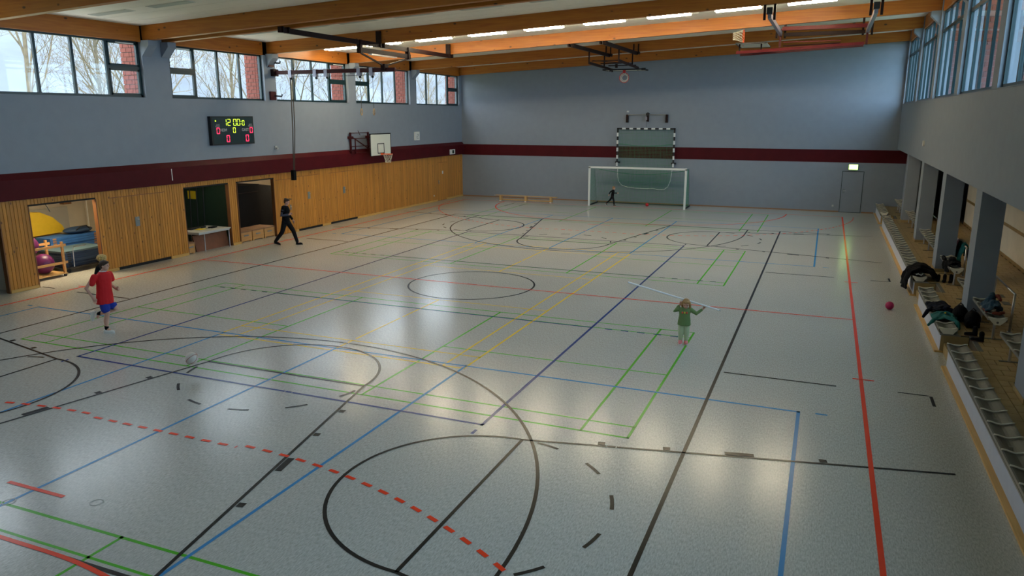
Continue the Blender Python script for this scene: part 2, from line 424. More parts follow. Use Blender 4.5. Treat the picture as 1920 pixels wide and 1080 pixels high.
for (x, y) in ((1.03, -13.01), (-.03, -8.61), (.0, -13.42), (.75, -8.98), (6.55, -8.98), (0, -6.2)):
    rg.arc(x, y, .075, 0, 2 * PI, .012, 20)
rg.done('socket_ring_marking', 'seal', 'thin rings of floor sockets')

# ------------------------------------------------------------------ ceiling: panels, beams
ce = thing('ceiling', (0, 0, 7.5), 'white panelled ceiling on brown glulam beams', kind='structure')
bays = [(-21.9, -16.6), (-16.4, -11.1), (-10.9, -5.75), (-5.45, -.6), (.45, 5.2), (5.42, 10.7), (10.92, 16.24), (16.46, 21.8)]
def slab(x0, x1, y0, y1, h0, h1):
    return [(x0, y0, ceil_z(x0) + h0), (x1, y0, ceil_z(x1) + h0), (x1, y1, ceil_z(x1) + h0), (x0, y1, ceil_z(x0) + h0),
            (x0, y0, ceil_z(x0) + h1), (x1, y0, ceil_z(x1) + h1), (x1, y1, ceil_z(x1) + h1), (x0, y1, ceil_z(x0) + h1)]
BF = [(0, 3, 2, 1), (4, 5, 6, 7), (0, 1, 5, 4), (1, 2, 6, 5), (2, 3, 7, 6), (3, 0, 4, 7)]
MB().add(slab(-11.6, 12.9, YF - .3, YB + .3, .03, .25), BF).build('roof_deck', 'ceiling_dark', ce)
for (a, b) in bays:
    n = 6; w = (b - a) / n
    for i in range(n): MB().add(slab(-11.3, 12.3, a + i * w + .006, a + (i + 1) * w - .006, 0, .03), BF).build('ceiling_panel', 'ceiling_white', ce)
def beam(y, w=.2):
    x0, x1 = -11.31, 12.25; z0, z1 = beam_z(x0), beam_z(x1); t0, t1 = ceil_z(x0) + .02, ceil_z(x1) + .02
    MB().add([(x0, y - w / 2, z0), (x1, y - w / 2, z1), (x1, y + w / 2, z1), (x0, y + w / 2, z0), (x0, y - w / 2, t0), (x1, y - w / 2, t1), (x1, y + w / 2, t1), (x0, y + w / 2, t0)], BF).build('roof_beam', 'beam_glulam', ce)
for y in (-21.85, -16.5, -11.0, -5.6, -.46, .30, 5.31, 10.81, 16.35, 21.85): beam(y)
for i in range(8):
    a, b = PC[i] + .102, PC[i + 1] - .102
    if i == 3: b = -.562
    if i == 4: a = .402
    MB().box(-11.32, -11.10, a, b, 6.98, 7.5).build('edge_beam', 'beam_glulam_y', ce)
    MB().box(12.22, 12.44, a, b, 8.06, 8.56).build('edge_beam', 'beam_glulam_y', ce)
MB().box(-11.0, 12.1, -.36, .20, 7.9, 7.96).build('curtain_slot', 'ceiling_dark', ce)

# ------------------------------------------------------------------ left wall
wl = thing('wall_left', (XL, 0, 0), 'long wall with pine boards, red band and pale plaster', kind='structure')
MB().box(-11.45, XL, YF, YB, 2.48, 5.27).build('plaster_upper', 'plaster', wl)
MB().box(-11.30, XL + .015, YF, YB, 5.265, 5.285).build('sill_strip', 'plaster', wl)
for i, c in enumerate(PC):
    p = MB().box(-11.45, XL, max(c - PH[i], YF), min(c + PH[i], YB), 5.27, 7.5).build('pillar', 'plaster', wl)
    if 0 < i < 8:
        for bc in ((c,) if i != 4 else (-.46, .30)):
            MB().prism([(XL, 6.55), (XL + .32, 6.88), (XL + .32, 7.03), (XL, 7.03)], 1, bc - .17, bc + .17).build('corbel', 'plaster', p)
MB().prism([(XL, 2.5), (XL + .13, 2.5), (XL + .13, 3.04), (XL, 3.21)], 1, YF, YB).build('red_band', 'red_band', wl)
MB().box(XL + .1305, XL + .133, -.06, -.03, 2.62, 3.0).build('scuff_mark', 'white_paint', wl)
OPEN = [(-9.2, -5.8), (-5.0, -2.87), (.47, 2.62), (3.03, 5.1)]
DOORS = [(-2.37, -.29, 2.27, .09), (5.24, 6.26, 2.22, .012), (6.44, 8.08, 2.27, .09), (8.67, 10.78, 2.27, .09), (18.75, 19.85, 2.15, .02)]
OT = 2.33
segs = []; y = YF
for a, b in OPEN: segs.append((y, a)); y = b
segs.append((y, YB))
for a, b in segs: MB().box(-11.23, XL - .022, a, b, 0, 2.5).build('backing', 'brown_board', wl)
for a, b in OPEN:
    MB().box(-11.23, XL - .022, a, b, OT, 2.5).build('lintel', 'brown_board', wl)
    MB().box(-11.24, XL - .004, a, b, OT - .05, OT).build('door_track', 'black_gap', wl)
def board_mesh(h, w=.0935):
    prof = [(-w / 2, -.018), (w / 2, -.018), (w / 2, -.006), (w / 2 - .006, 0), (-w / 2 + .006, 0), (-w / 2, -.006)]
    return MB().prism([(v, u) for u, v in prof], 2, 0, h).mesh('board', 'board_pine')
BM = {}
def bmesh_h(h):
    h = round(h, 3)
    if h not in BM: BM[h] = board_mesh(h)
    return BM[h]
door_objs = []
for k, (a, b, t, g0) in enumerate(DOORS):
    d = thing('door_%d' % (k + 2), (XL, (a + b) / 2, 0), kind='structure'); door_objs.append(d)
    d['label'] = ['closed pine boarded storage gate between the yellow mats and the table', 'narrow pine door beside the walking woman', 'first closed pine gate right of the walking woman', 'second closed pine gate right of the walking woman, under the folded basket', 'pine door close to the far corner'][k]
    MB().box(-11.2, XL - .02, a + .01, b - .01, g0, t - .02).build('leaf', 'brown_board', d)
    if g0 > .05: MB().box(-11.225, XL - .012, a, b, 0.001, g0).build('bottom_gap', 'black_gap', d)
    if k in (0, 2, 3):
        yy = (-1.49, 0, 7.25, 9.8)[k]
        h = MB().box(XL - .004, XL + .012, yy - .08, yy + .08, 1.28, 1.58).build('handle_plate', 'grey_plate', d)
        MB().tube([(XL + .012, yy + .04, 1.5), (XL + .05, yy + .04, 1.5), (XL + .05, yy - .05, 1.5)], .012, 6).build('lever', 'steel', h)
    else:
        yy = 6.02 if k == 1 else 18.95
        h = MB().box(XL - .004, XL + .01, yy - .035, yy + .035, .95, 1.16).build('handle_plate', 'grey_plate', d)
        MB().tube([(XL + .01, yy, 1.08), (XL + .05, yy, 1.08), (XL + .05, yy - .1, 1.08)], .011, 6).build('lever', 'steel', h)
pit = .1; y = -9.9
while y < YB - .05:
    yc = y + pit / 2
    op = [q for q in OPEN if q[0] < yc < q[1]]; dr = [k for k, q in enumerate(DOORS) if q[0] < yc < q[1]]
    if op: inst('board', bmesh_h(2.5 - OT), (XL, yc, OT), wl)
    elif dr:
        k = dr[0]; t, g0 = DOORS[k][2], DOORS[k][3]
        inst('board', bmesh_h(t - .02 - g0), (XL - .004, yc, g0), door_objs[k]); inst('board', bmesh_h(2.5 - t), (XL, yc, t), wl)
    else: inst('board', bmesh_h(2.5 - .005), (XL, yc, .005), wl)
    y += pit
bl = thing('baseboard_left', (XL, 0, 0), 'pale pine skirting along the boarded wall', kind='structure')
cuts = sorted(OPEN + [(q[0], q[1]) for q in DOORS]); y = -9.9
for a, b in cuts + [(YB, YB)]:
    if a - y > .05: MB().box(XL, XL + .022, y, a, 0, .085).build('skirting_piece', 'wood_trim', bl)
    y = max(y, b)
# reveals of the storage openings
for a, b in OPEN: MB().box(-11.24, XL + .002, b - .03, b, 0, OT - .05).build('jamb', 'jamb_wood', wl); MB().box(-11.24, XL + .002, a, a + .03, 0, OT - .05).build('jamb', 'jamb_wood', wl)

# storage rooms behind
ws = thing('wall_storage', (-14, 0, 0), 'cream walls of the storage rooms behind the openings', kind='structure')
MB().box(-15.75, -15.6, -10.5, 11.0, 0, 2.85).build('back_wall', 'plaster_warm', ws)
MB().box(-15.75, -11.3, -10.5, 11.0, 2.75, 2.85).build('storage_ceiling', 'plaster_warm', ws)
for y, m in ((-10.45, 'plaster_warm'), (-5.55, 'plaster_warm'), (.25, 'plaster_warm'), (2.95, 'dark_green'), (10.9, 'plaster_warm')):
    MB().box(-15.65, -11.23, y - .05, y + .05, 0, 2.8).build('partition', m, ws)

# ------------------------------------------------------------------ back wall, front wall
wb = thing('wall_back', (0, YB, 0), 'pale plaster end wall with a dark red stripe', kind='structure')
MB().box(-11.6, 17.2, YB, YB + .3, -.1, 8.9).build('plaster_face', 'plaster', wb)
MB().box(XL + .01, 12.66, YB - .006, YB + .001, 2.46, 3.08).build('red_stripe', 'red_band', wb)
bb = thing('baseboard_back', (0, YB, 0), 'thin skirting along the end wall', kind='structure')
MB().box(XL, 9.86, YB - .012, YB, 0, .06).build('skirting_piece', 'leather', bb); MB().box(10.9, 11.45, YB - .012, YB, 0, .06).build('skirting_piece', 'leather', bb)
wf = thing('wall_front', (0, YF, 0), 'plain plaster wall behind the viewer', kind='structure')
MB().box(-11.6, 14.9, YF - .3, YF, -.1, 8.9).build('plaster_face', 'plaster', wf)
d1 = thing('door_1', (10.35, YB, 0), 'grey flush exit door in the end wall under the green sign', kind='structure')
MB().box(9.9, 10.84, YB - .012, YB + .002, .02, 2.02).build('leaf', 'plaster', d1)
fr = MB(); fr.box(9.875, 9.9, YB - .015, YB, 0, 2.045).box(10.84, 10.865, YB - .015, YB, 0, 2.045).box(9.9, 10.84, YB - .015, YB, 2.02, 2.045).box(9.9, 10.84, YB - .013, YB, 0, .02)
fr.build('frame', 'frame_dark', d1)
h = MB().box(9.96, 10.06, YB - .03, YB - .012, .95, 1.18).build('handle_plate', 'grey_plate', d1)
MB().tube([(10.0, YB - .03, 1.08), (10.0, YB - .08, 1.08), (10.13, YB - .08, 1.08)], .012, 6).build('lever', 'steel', h)

# ------------------------------------------------------------------ right wall and gallery
wr = thing('wall_right', (XR, 0, 0), 'pale plaster wall on pillars over the tiled gallery', kind='structure')
MB().box(XR, XR + .46, YF, YB, 3.15, 5.25).build('plaster_upper', 'plaster', wr)
MB().box(XR - .015, XR + .3, YF, YB, 5.245, 5.262).build('sill_strip', 'plaster', wr)
for i, c in enumerate(PC):
    p = MB().box(XR, XR + .4, max(c - .3, YF), min(c + .3, YB), 5.25, 8.7).build('pillar', 'plaster', wr)
    if 0 < i < 8:
        MB().prism([(XR, 7.65), (XR - .3, 7.95), (XR - .3, 8.09), (XR, 8.1)], 1, c - .17, c + .17).build('corbel', 'plaster', p)
        q = MB().box(XR, XR + .46, c - .33, c + .33, ZT, 3.16).build('gallery_pillar', 'plaster', wr)
        MB().box(XR - .012, XR + .472, c - .342, c + .342, ZT, ZT + .09).build('pillar_skirting', 'tile_ochre', q)
MB().box(XR + .46, 14.9, YF, YB, 3.3, 3.45).build('gallery_ceiling', 'plaster_warm', wr)
MB().box(XR + .44, XR + .6, 16.6, YB, ZT, 3.2).build('gallery_end_wall', 'plaster', wr)
MB().box(XR + .432, XR + .441, 16.68, YB - .007, 2.46, 3.08).build('red_stripe', 'red_band', wr)
MB().box(14.5, 14.7, YF, 16.3, ZT, 3.4).build('gallery_back_wall', 'plaster_warm', wr)
MB().box(14.49, 14.502, YF, 16.3, ZT, ZT + .1).build('gallery_skirting', 'tile_ochre', wr)
MB().box(14.494, 14.501, YF, 16.3, 1.32, 1.42).build('gallery_rub_strip', 'tile_ochre', wr)
wc = thing('wall_corridor', (16, 18, ZT), 'dark walls of the unlit corridor behind the gallery', kind='structure')
MB().box(16.9, 17.0, 16.2, YB, -.1, 3.6).build('corridor_wall', 'tile_grey', wc); MB().box(14.7, 17.0, 16.2, 16.3, -.1, 3.6).build('corridor_side', 'tile_grey', wc)  # corridor surfaces coloured dark grey to stand in for the missing light
MB().box(14.5, 17.0, 16.2, YB, -.1, ZT - .002).build('corridor_floor', 'tile_grey', wc); MB().box(14.9, 17.0, 16.2, YB, 3.3, 3.45).build('corridor_ceiling', 'tile_grey', wc)
gf = thing('floor_gallery', (13, 0, ZT), 'ochre tiled gallery floor behind the benches', kind='structure')
MB().box(12.06, 14.6, YF, YB, -.1, ZT - .006).build('tile_bed', 'tile_grout', gf)
PLINTH = [(-22, -3.1), (-2.03, 2.1), (3.3, 17.0), (18.1, 22)]
for a, b in PLINTH: MB().box(11.86, 12.06, a, b, -.1, ZT - .006).build('tile_bed', 'tile_grout', gf)
tl = .3; near = []; rest = []
ny = 0; y = -21.9
while y < 21.8:
    x = 12.06 + (0 if ny % 2 else -.15)
    while x < 14.48:
        x0, x1 = max(x, 12.06), min(x + tl, 14.5)
        if x1 - x0 > .05: near.append((math.hypot((x0 - CAM[0]) * 1.0, y - CAM[1]), x0, x1, y))
        x += tl
    y += tl; ny += 1
vis = [q for q in near if -8.6 < q[3] < 4.5 and q[1] < 12.06 + (q[3] + 13.5) * .16]
vis.sort(); chosen = set((q[1], q[3]) for q in vis[:298])
TM = {}
for q in near:
    if (q[1], q[3]) in chosen:
        w = round(q[2] - q[1], 3)
        if w not in TM: TM[w] = MB().add([(.004, .004, 0), (w - .004, .004, 0), (w - .004, tl - .004, 0), (.004, tl - .004, 0), (.007, .007, .007), (w - .007, .007, .007), (w - .007, tl - .007, .007), (.007, tl - .007, .007)], BF).mesh('tile', 'tile_ochre')
        inst('tile', TM[w], (q[1], q[3], ZT - .006), gf)
    else: rest.append(q)
far = MB()
for q in rest: far.box(q[1] + .004, q[2] - .004, q[3] + .004, q[3] + tl - .004, ZT - .006, ZT + .001)
for a, b in PLINTH:
    y = a
    while y < b - .01: far.box(11.865, 12.055, y + .004, min(y + .3, b) - .004, ZT - .006, ZT + .001); y += .3
far.build('far_tiles', 'tile_ochre', gf)['kind'] = 'stuff'
for (a, b) in ((-3.1, -2.03), (2.1, 3.3), (17.0, 18.1)):
    MB().box(11.62, 12.06, a, b, -.1, .195).build('step', 'tile_ochre', gf)
    MB().box(12.05, 12.13, a, b, ZT - .02, ZT + .004).build('step_nosing', 'tile_grey', gf)
gr = thing('floor_grate', (13.3, 2.2, ZT + .002), 'grey floor grate on the gallery tiles behind the nearest handrail, farther one', 'floor grate', 'grey grates in the gallery floor')
MB().box(13.24, 13.4, 2.05, 2.4, ZT - .004, ZT + .006).build('cover', 'tile_grey', gr)
g2 = copytree(gr, (13.28, 1.38, ZT + .002)); g2['label'] = 'grey floor grate on the gallery tiles behind the nearest handrail, nearer one'
# plinths of the front benches
for k, (a, b) in enumerate(PLINTH):
    pl = thing('wall_plinth_%d' % (k + 1), (11.6, (a + b) / 2, 0), 'low pale plinth under the front bench', kind='structure')
    MB().box(11.55, 11.86, a, b, -.05, .36).build('plinth_body', 'plinth', pl)
    MB().box(11.53, 11.90, a - .01, b, .36, ZT).build('plinth_cap', 'bench_rail', pl)
    if k: MB().box(11.555, 12.05, a - .012, a, .0, .36).build('tile_end', 'tile_ochre', pl)
    y = a
    while y < b - .01:
        MB().box(11.465, 11.55, y, min(y + 5.5, b), 0, .035).build('wood_skirting', 'wood_trim', pl); y += 5.5
    if k: MB().box(11.465, 11.62, a - .03, a, 0, .035).build('wood_skirting', 'wood_trim', pl)

# ------------------------------------------------------------------ windows
WN = [0]
def window(side, a, b, split, label):
    WN[0] += 1
    X = -11.25 if side < 0 else 12.32; z0, z1 = (5.285, 6.985) if side < 0 else (5.265, 8.07)
    w = thing('window_%d' % WN[0], (X, (a + b) / 2, z0), label, kind='structure'); t = .035
    o = MB(); e = .075
    o.box(X - t, X + t, a, b, z0, z0 + .07).box(X - t, X + t, a, b, z1 - .06, z1).box(X - t, X + t, a, a + e, z0, z1).box(X - t, X + t, b - e, b, z0, z1)
    o.build('frame', 'frame_dark', w)
    n = 4; L = (b - a - 2 * e) / n; gm = 'pane_left' if side < 0 else 'pane_right'
    for i in range(1, n): MB().box(X - t, X + t, a + e + i * L - .04, a + e + i * L + .04, z0 + .07, z1 - .06).build('mullion', 'frame_dark', w)
    zc = 6.18 if side < 0 else 7.42
    for i in range(n):
        p0, p1 = a + e + i * L + (.04 if i else 0), a + e + (i + 1) * L - (.04 if i < n - 1 else 0)
        sp = (i == split) if side < 0 else True
        if sp:
            MB().box(X - t, X + t, p0, p1, zc - .05, zc + .05).build('crossbar', 'frame_dark', w)
            parts = [(z0 + .07, zc - .05), (zc + .05, z1 - .06)]
        else: parts = [(z0 + .07, z1 - .06)]
        for j, (q0, q1) in enumerate(parts):
            if side < 0 and sp:
                s = MB(); s.box(X - .02, X + .05, p0, p1, q0, q0 + .05).box(X - .02, X + .05, p0, p1, q1 - .05, q1).box(X - .02, X + .05, p0, p0 + .05, q0, q1).box(X - .02, X + .05, p1 - .05, p1, q0, q1)
                so = s.build('sash', 'frame_dark', w)
                MB().box(X - .004, X + .004, p0 + .05, p1 - .05, q0 + .05, q1 - .05).build('pane', gm, so)
                if j == 1:
                    MB().box(X + .05, X + .09, p0 + .3, p1 - .15, q1 - .035, q1 - .005).build('opener_arm', 'white_paint', so)
            else: MB().box(X - .004, X + .004, p0, p1, q0, q1).build('pane', gm, w)
    return w
for i in range(8):
    a, b = PC[i] + PH[i] + .005, PC[i + 1] - PH[i + 1] - .005
    if i == 0: a = YF + .3
    if i == 7: b = YB - .28
    nm = {3: 'clerestory window at the left edge above the storage opening with yellow mats', 4: 'clerestory window above the scoreboard', 5: 'clerestory window behind the steel beam with the climbing ropes', 6: 'clerestory window above the folded wall basket', 7: 'farthest clerestory window in the boarded wall, by the corner'}.get(i, 'clerestory window of the boarded wall, behind the viewer')
    window(-1, a, b, 3 if i % 2 else 0, nm)
    nr = {3: 'tall window at the right edge of the view above the gallery', 4: 'nearest fully seen tall window above the gallery', 5: 'second tall window above the gallery counted from the right edge', 6: 'second last tall window above the gallery', 7: 'last tall window above the gallery, by the end wall'}.get(i, 'tall window above the gallery, behind the viewer')
    window(1, PC[i] + .3, PC[i + 1] - .3, 0, nr)
# brick piers outside, between the windows
BRK = MB().box(-.118, .118, -.05, .05, -.062, .062).mesh('brick', 'brick_red'); BRKH = MB().box(-.055, .055, -.05, .05, -.062, .062).mesh('brick', 'brick_red')
for side in (-1, 1):
    for i in range(3 if side < 0 else 2, 9):
        c = PC[i]; yf = c - (PH[i] if side < 0 else .3) - .02; zb, zt = (5.0, 7.2) if side < 0 else (5.0, 8.4)
        x0, x1 = (-12.0, -11.46) if side < 0 else (12.62, 13.2)
        pr = thing('brick_pier', ((x0 + x1) / 2, yf + .2, zb), 'red brick pier outside between two windows', kind='structure')
        MB().box(x0, x1, yf + .03, c + .3, 2.9 if side < 0 else 3.5, zt).build('pier_core', 'mortar', pr)
        z = zb + .07; row = 0
        while z < zt:
            xx = x0
            first = row % 2
            while xx < x1 - .02:
                wv = .125 if (first and xx == x0) else .25
                if xx + wv > x1 + .01: wv = .125
                inst('brick', BRK if wv > .2 else BRKH, (xx + wv / 2, yf + .045, z), pr); xx += wv
            z += .14; row += 1
# window light portals (sampling aids for the sky, they give off no light themselves)
for side, xx, za, zb2 in ((-1, -11.36, 5.3, 6.97), (1, 12.42, 5.28, 8.05)):
    for i in range(8):
        a, b = PC[i] + .35, PC[i + 1] - .35
        L = bpy.data.lights.new('window_portal', 'AREA'); L.shape = 'RECTANGLE'; L.size = zb2 - za; L.size_y = b - a; L.cycles.is_portal = True
        o = bpy.data.objects.new('window_portal', L); COL.objects.link(o); o.location = (xx, (a + b) / 2, (za + zb2) / 2)
        o.rotation_euler = (0, (-PI / 2 if side < 0 else PI / 2), 0)

# ------------------------------------------------------------------ outside: ground, hill, bare trees
og = thing('ground_outside', (0, 0, -.5), 'grassy ground outside the hall', kind='structure')
MB().box(-140, -11.6, -120, 160, -.9, -.5).build('meadow', 'grass', og); MB().box(15.1, 140, -120, 160, -.9, -.5).build('meadow', 'grass', og)
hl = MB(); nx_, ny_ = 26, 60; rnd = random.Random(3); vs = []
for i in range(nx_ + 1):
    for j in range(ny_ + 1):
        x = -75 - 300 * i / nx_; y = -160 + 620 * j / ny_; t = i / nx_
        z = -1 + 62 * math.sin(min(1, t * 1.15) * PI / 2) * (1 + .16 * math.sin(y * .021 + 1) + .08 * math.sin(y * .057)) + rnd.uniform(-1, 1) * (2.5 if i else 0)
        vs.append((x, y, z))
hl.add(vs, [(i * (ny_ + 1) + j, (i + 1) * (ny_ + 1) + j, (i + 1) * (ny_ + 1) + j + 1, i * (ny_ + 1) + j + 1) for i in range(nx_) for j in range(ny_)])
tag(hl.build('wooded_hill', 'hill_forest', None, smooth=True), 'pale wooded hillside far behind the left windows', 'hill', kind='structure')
def tree(x, y, H, seed, label, m, lean=0.0):
    rd = random.Random(seed); root = thing('bare_tree', (x, y, -.5), label, 'tree', 'bare trees outside the left windows')
    tr, br = MB(), MB()
    def grow(p, d, L, r, lev):
        n = 4 if lev == 0 else 3; pts = [p]; rs = [r]; q = p.copy(); dd = d.copy()
        for k in range(n):
            dd = (dd + Vector((rd.uniform(-1, 1), rd.uniform(-1, 1), rd.uniform(-.3, .6))) * (.09 if lev == 0 else .2)).normalized()
            q = q + dd * (L / n); pts.append(q.copy()); rs.append(max(.006, r * (1 - .62 * (k + 1) / n)))
        (tr if lev == 0 else br).tube(pts, rs, 7 if lev == 0 else (5 if lev < 2 else 3), cap=False)
        if lev >= 4: return
        nb = (13, 6, 5, 4)[lev]
        for k in range(nb):
            t = (.28 if lev == 0 else .25) + (.72 if lev == 0 else .75) * (k + rd.random() * .6) / nb; t = min(t, .99)
            i = min(int(t * n), n - 1); fr_ = t * n - i; bp = pts[i].lerp(pts[i + 1], fr_); dv = (pts[i + 1] - pts[i]).normalized()
            ax = dv.cross(Vector((rd.uniform(-1, 1), rd.uniform(-1, 1), rd.uniform(-.4, .4)))).normalized()
            nd = (dv * rd.uniform(.7, 1.1) + ax * rd.uniform(.55, 1.0) + Vector((0, 0, .25))).normalized()
            rr = max(.006, (rs[i] * (1 - fr_) + rs[i + 1] * fr_) * rd.uniform(.42, .62))
            grow(bp, nd, L * rd.uniform(.36, .56) * (1.0 if lev else .75), rr, lev + 1)
    grow(Vector((x, y, -.5)), Vector((lean, 0, 1)).normalized(), H, .006 * H + .05, 0)
    tr.build('trunk', m, root); br.build('crown', m, root)
for k, a in enumerate([(-21, -1.6, 12.5, 21, 'leafless tree at the very left edge of the leftmost window', 'bark'), (-22.5, 7.0, 13, 22, 'slender leafless tree behind the middle of the leftmost window', 'bark_grey'), (-24, 16.5, 13, 23, 'leafless tree in the middle of the window above the scoreboard', 'bark'), (-19.5, 1.5, 12.5, 1, 'leafless tree filling the left half of the leftmost window', 'bark'), (-18.5, 5.3, 12.5, 2, 'leafless tree in the middle of the leftmost window', 'bark'),
          (-23, 9.5, 13, 3, 'leafless tree at the right of the leftmost window beside the brick', 'bark'), (-19, 15.0, 13, 4, 'leafless tree in the window above the scoreboard, left one', 'bark_grey'),
          (-22, 19.5, 13, 5, 'leafless tree in the window above the scoreboard, right one', 'bark'), (-21, 24.5, 12.5, 6, 'leafless tree seen behind the climbing rope beam, left one', 'bark_grey'),
          (-24, 33, 12, 7, 'leafless tree seen behind the climbing rope beam, right one', 'bark_grey'), (-26, 45, 10.0, 8, 'low leafless tree in the window above the folded basket', 'bark'),
          (-24, 52, 12, 9, 'leafless tree in the farthest left window', 'bark_grey')]):
    tree(*a)

# ------------------------------------------------------------------ ceiling lamps
ORD = ['first', 'second', 'third', 'fourth', 'fifth', 'sixth', 'seventh', 'eighth', 'ninth', 'tenth']
SL = math.atan(.0465)
def lamp(x0, y, lit, label, group):
    L = 1.46; xc = x0 + L / 2; zc = ceil_z(xc)
    t = thing('ceiling_lamp', (xc, y, zc), label, 'lamp', group); t.rotation_euler = (0, -SL, 0)
    def lb(mb, name, m, par=t):
        o = bpy.data.objects.new(name, mb.mesh(name, m)); COL.objects.link(o); o.parent = par; return o
    if not lit:
        lb(MB().box(-L / 2, L / 2, -.17, .17, -.012, 0), 'frame', 'lamp_body'); lb(MB().box(-L / 2 + .03, L / 2 - .03, -.14, .14, -.016, -.010), 'diffuser', 'lamp_grey'); return t
    hgt = MB().box(-L / 2 - .03, L / 2 + .03, -.24, .24, -.045, .0); lb(hgt, 'housing', 'lamp_body' if lit else 'lamp_grey')
    for s in (-1, 1):
        tb = MB(); tb.tube([(-L / 2, s * .14, -.085), (L / 2, s * .14, -.085)], .032, 10); o = lb(tb, 'tube', 'tube_lit' if lit else 'tube_off')
        for e in (-1, 1): lb(MB().box(e * L / 2 - .02, e * L / 2 + .02, s * .14 - .03, s * .14 + .03, -.11, -.04), 'tube_holder', 'white_paint', o)
    return t
for k in range(9):
    x0 = (-10.55, -8.52, -6.23, -3.94, -1.65, .64, 2.93, 5.22, 7.51)[k]
    lamp(x0, 8.3, True, 'glowing twin-tube ceiling lamp, %s in the lit row counted from the boarded wall' % ORD[k], 'lit ceiling lamps')
for k in range(6):
    lamp((-10.3, -8.1, -6.2, -4.1, -1.75, .55)[k], 3.0, False, 'unlit ceiling lamp, %s from the boarded wall in the bay before the lit row' % ORD[k], 'unlit ceiling lamps')
for k in range(2):
    lamp((-10.4, -8.2)[k], -2.8, False, 'unlit ceiling lamp in the bay at the top left corner, %s one' % ('left', 'right')[k], 'unlit ceiling lamps')
# storage room lamps; the slim one is added to brighten the middle room
for k, (x, y, e) in enumerate(((-11.75, -3.4, 55), (-11.75, 7.4, 60), (-11.75, 1.5, 20))):
    t = thing('storage_lamp', (x, y, 2.7), ['ceiling lamp inside the storage room with the yellow mats', 'ceiling lamp inside the storage room behind the wooden boxes', 'ceiling lamp inside the middle storage room above the chairs'][k], 'lamp')
    h_ = .26 if k < 2 else .02
    MB().box(x - h_ - .02, x + h_ + .02, y - .62, y + .62, 2.70, 2.745).build('housing', 'lamp_body', t)
    MB().box(x - h_, x + h_, y - .6, y + .6, 2.685, 2.70).build('diffuser', 'tube_storage', t)

# ------------------------------------------------------------------ benches of the gallery
def bench(name, x0, x1, y0, y1, z, label, group, legs):
    """perforated steel bench with pale ribs every half metre; y0 is its near end"""
    t = thing(name, ((x0 + x1) / 2, y0, ZT), label, 'bench', group); w = x1 - x0
    def prof(u): return z + .018 * math.cos((u - .5) * 2 * PI) * -1 + (.012 * u)      # gently dished seat
    s = MB(); n = 8; us = [i / n for i in range(n + 1)]
    vs = []
    for yy in (y0 + .01, y1 - .01):
        for u in us: vs.append((x0 + .02 + (w - .04) * u, yy, prof(u) - .012))
        for u in us: vs.append((x0 + .02 + (w - .04) * u, yy, prof(u) - .024))
    k = n + 1; fs = []
    for i in range(n): fs += [(i, i + 1, 2 * k + i + 1, 2 * k + i), (k + i + 1, k + i, 3 * k + i, 3 * k + i + 1), (i, k + i, k + i + 1, i + 1), (2 * k + i, 2 * k + i + 1, 3 * k + i + 1, 3 * k + i)]
    fs += [(0, 2 * k, 3 * k, k), (n, k + n, 3 * k + n, 2 * k + n)]
    s.add(vs, fs).build('seat', 'bench_mesh', t)
    for xx in (x0 + .012, x1 - .012): MB().box(xx - .012, xx + .012, y0, y1, z - .035, z + .012).build('side_rail', 'bench_rail', t)
    rib = MB(); rib.tube([(w * u, 0, prof(u) - z) for u in us], .013, 6); rm = rib.mesh('rib', 'bench_rib', smooth=True)
    m = int(round((y1 - y0) / .5)); st = (y1 - y0 - .03) / m
    for i in range(m + 1): inst('rib', rm, (x0, y0 + .015 + i * st, z + .008), t)
    br = [(x0 + .0, z + .01), (x1, z + .02), (x1 - .03, z - .03), ((x0 + x1) / 2 + .05, z - .115), ((x0 + x1) / 2 - .05, z - .115), (x0 + .03, z - .03)]
    if not legs: br = [(x0, z + .01), (x1, z + .02), (x1 - .08, ZT + .004), (x0 + .08, ZT + .004)]
    e = MB().prism(br, 1, y0 - .012, y0 + .012).build('end_bracket', 'bench_rib', t)
    xc = (x0 + x1) / 2
    if legs: MB().tube([(xc, y0 - .0135, z - .065), (xc, y0 - .0125, z - .065)], .022, 10).build('bracket_hole', 'tile_grey', e)
    MB().prism(br, 1, y1 - .012, y1 + .012).build('end_bracket', 'bench_rib', t)
    if legs:
        nl = max(2, int((y1 - y0) / 1.2) + 1)
        for i in range(nl):
            yy = y0 + .22 + (y1 - y0 - .44) * i / (nl - 1); l = MB(); l.tube([(xc, yy, ZT), (xc, yy, z - .02)], .025, 8)
            lo = l.build('leg', 'steel', t); MB().box(xc - .16, xc + .16, yy - .03, yy + .03, ZT, ZT + .012).build('foot', 'tile_grey', lo)
    else:
        for i in range(int(y1 - y0) + 1):
            yy = min(y0 + .25 + i * 1.0, y1 - .2); MB().box(xc - .1, xc + .1, yy - .025, yy + .025, ZT, z - .02).build('leg', 'bench_rail', t)
bench('front_bench', 11.50, 11.84, -13.2, -3.2, .49, 'long ribbed front bench on the plinth at the lower right edge', 'ribbed benches', False)
bench('front_bench', 11.50, 11.84, -2.03, 2.0, .49, 'short ribbed front bench with navy and teal jackets lying on it', 'ribbed benches', False)
bench('front_bench', 11.50, 11.84, 3.35, 16.9, .49, 'long ribbed front bench with a black coat draped over its near end', 'ribbed benches', False)
bench('front_bench', 11.50, 11.84, 18.15, 21.8, .49, 'farthest ribbed front bench by the exit door', 'ribbed benches', False)
bench('rear_bench', 12.28, 12.60, -5.1, -3.4, .85, 'rear gallery bench at the right edge in front of the tiled floor', 'ribbed benches', True)
bench('rear_bench', 12.28, 12.60, -2.3, -.5, .85, 'rear gallery bench with the blue and orange jacket', 'ribbed benches', True)
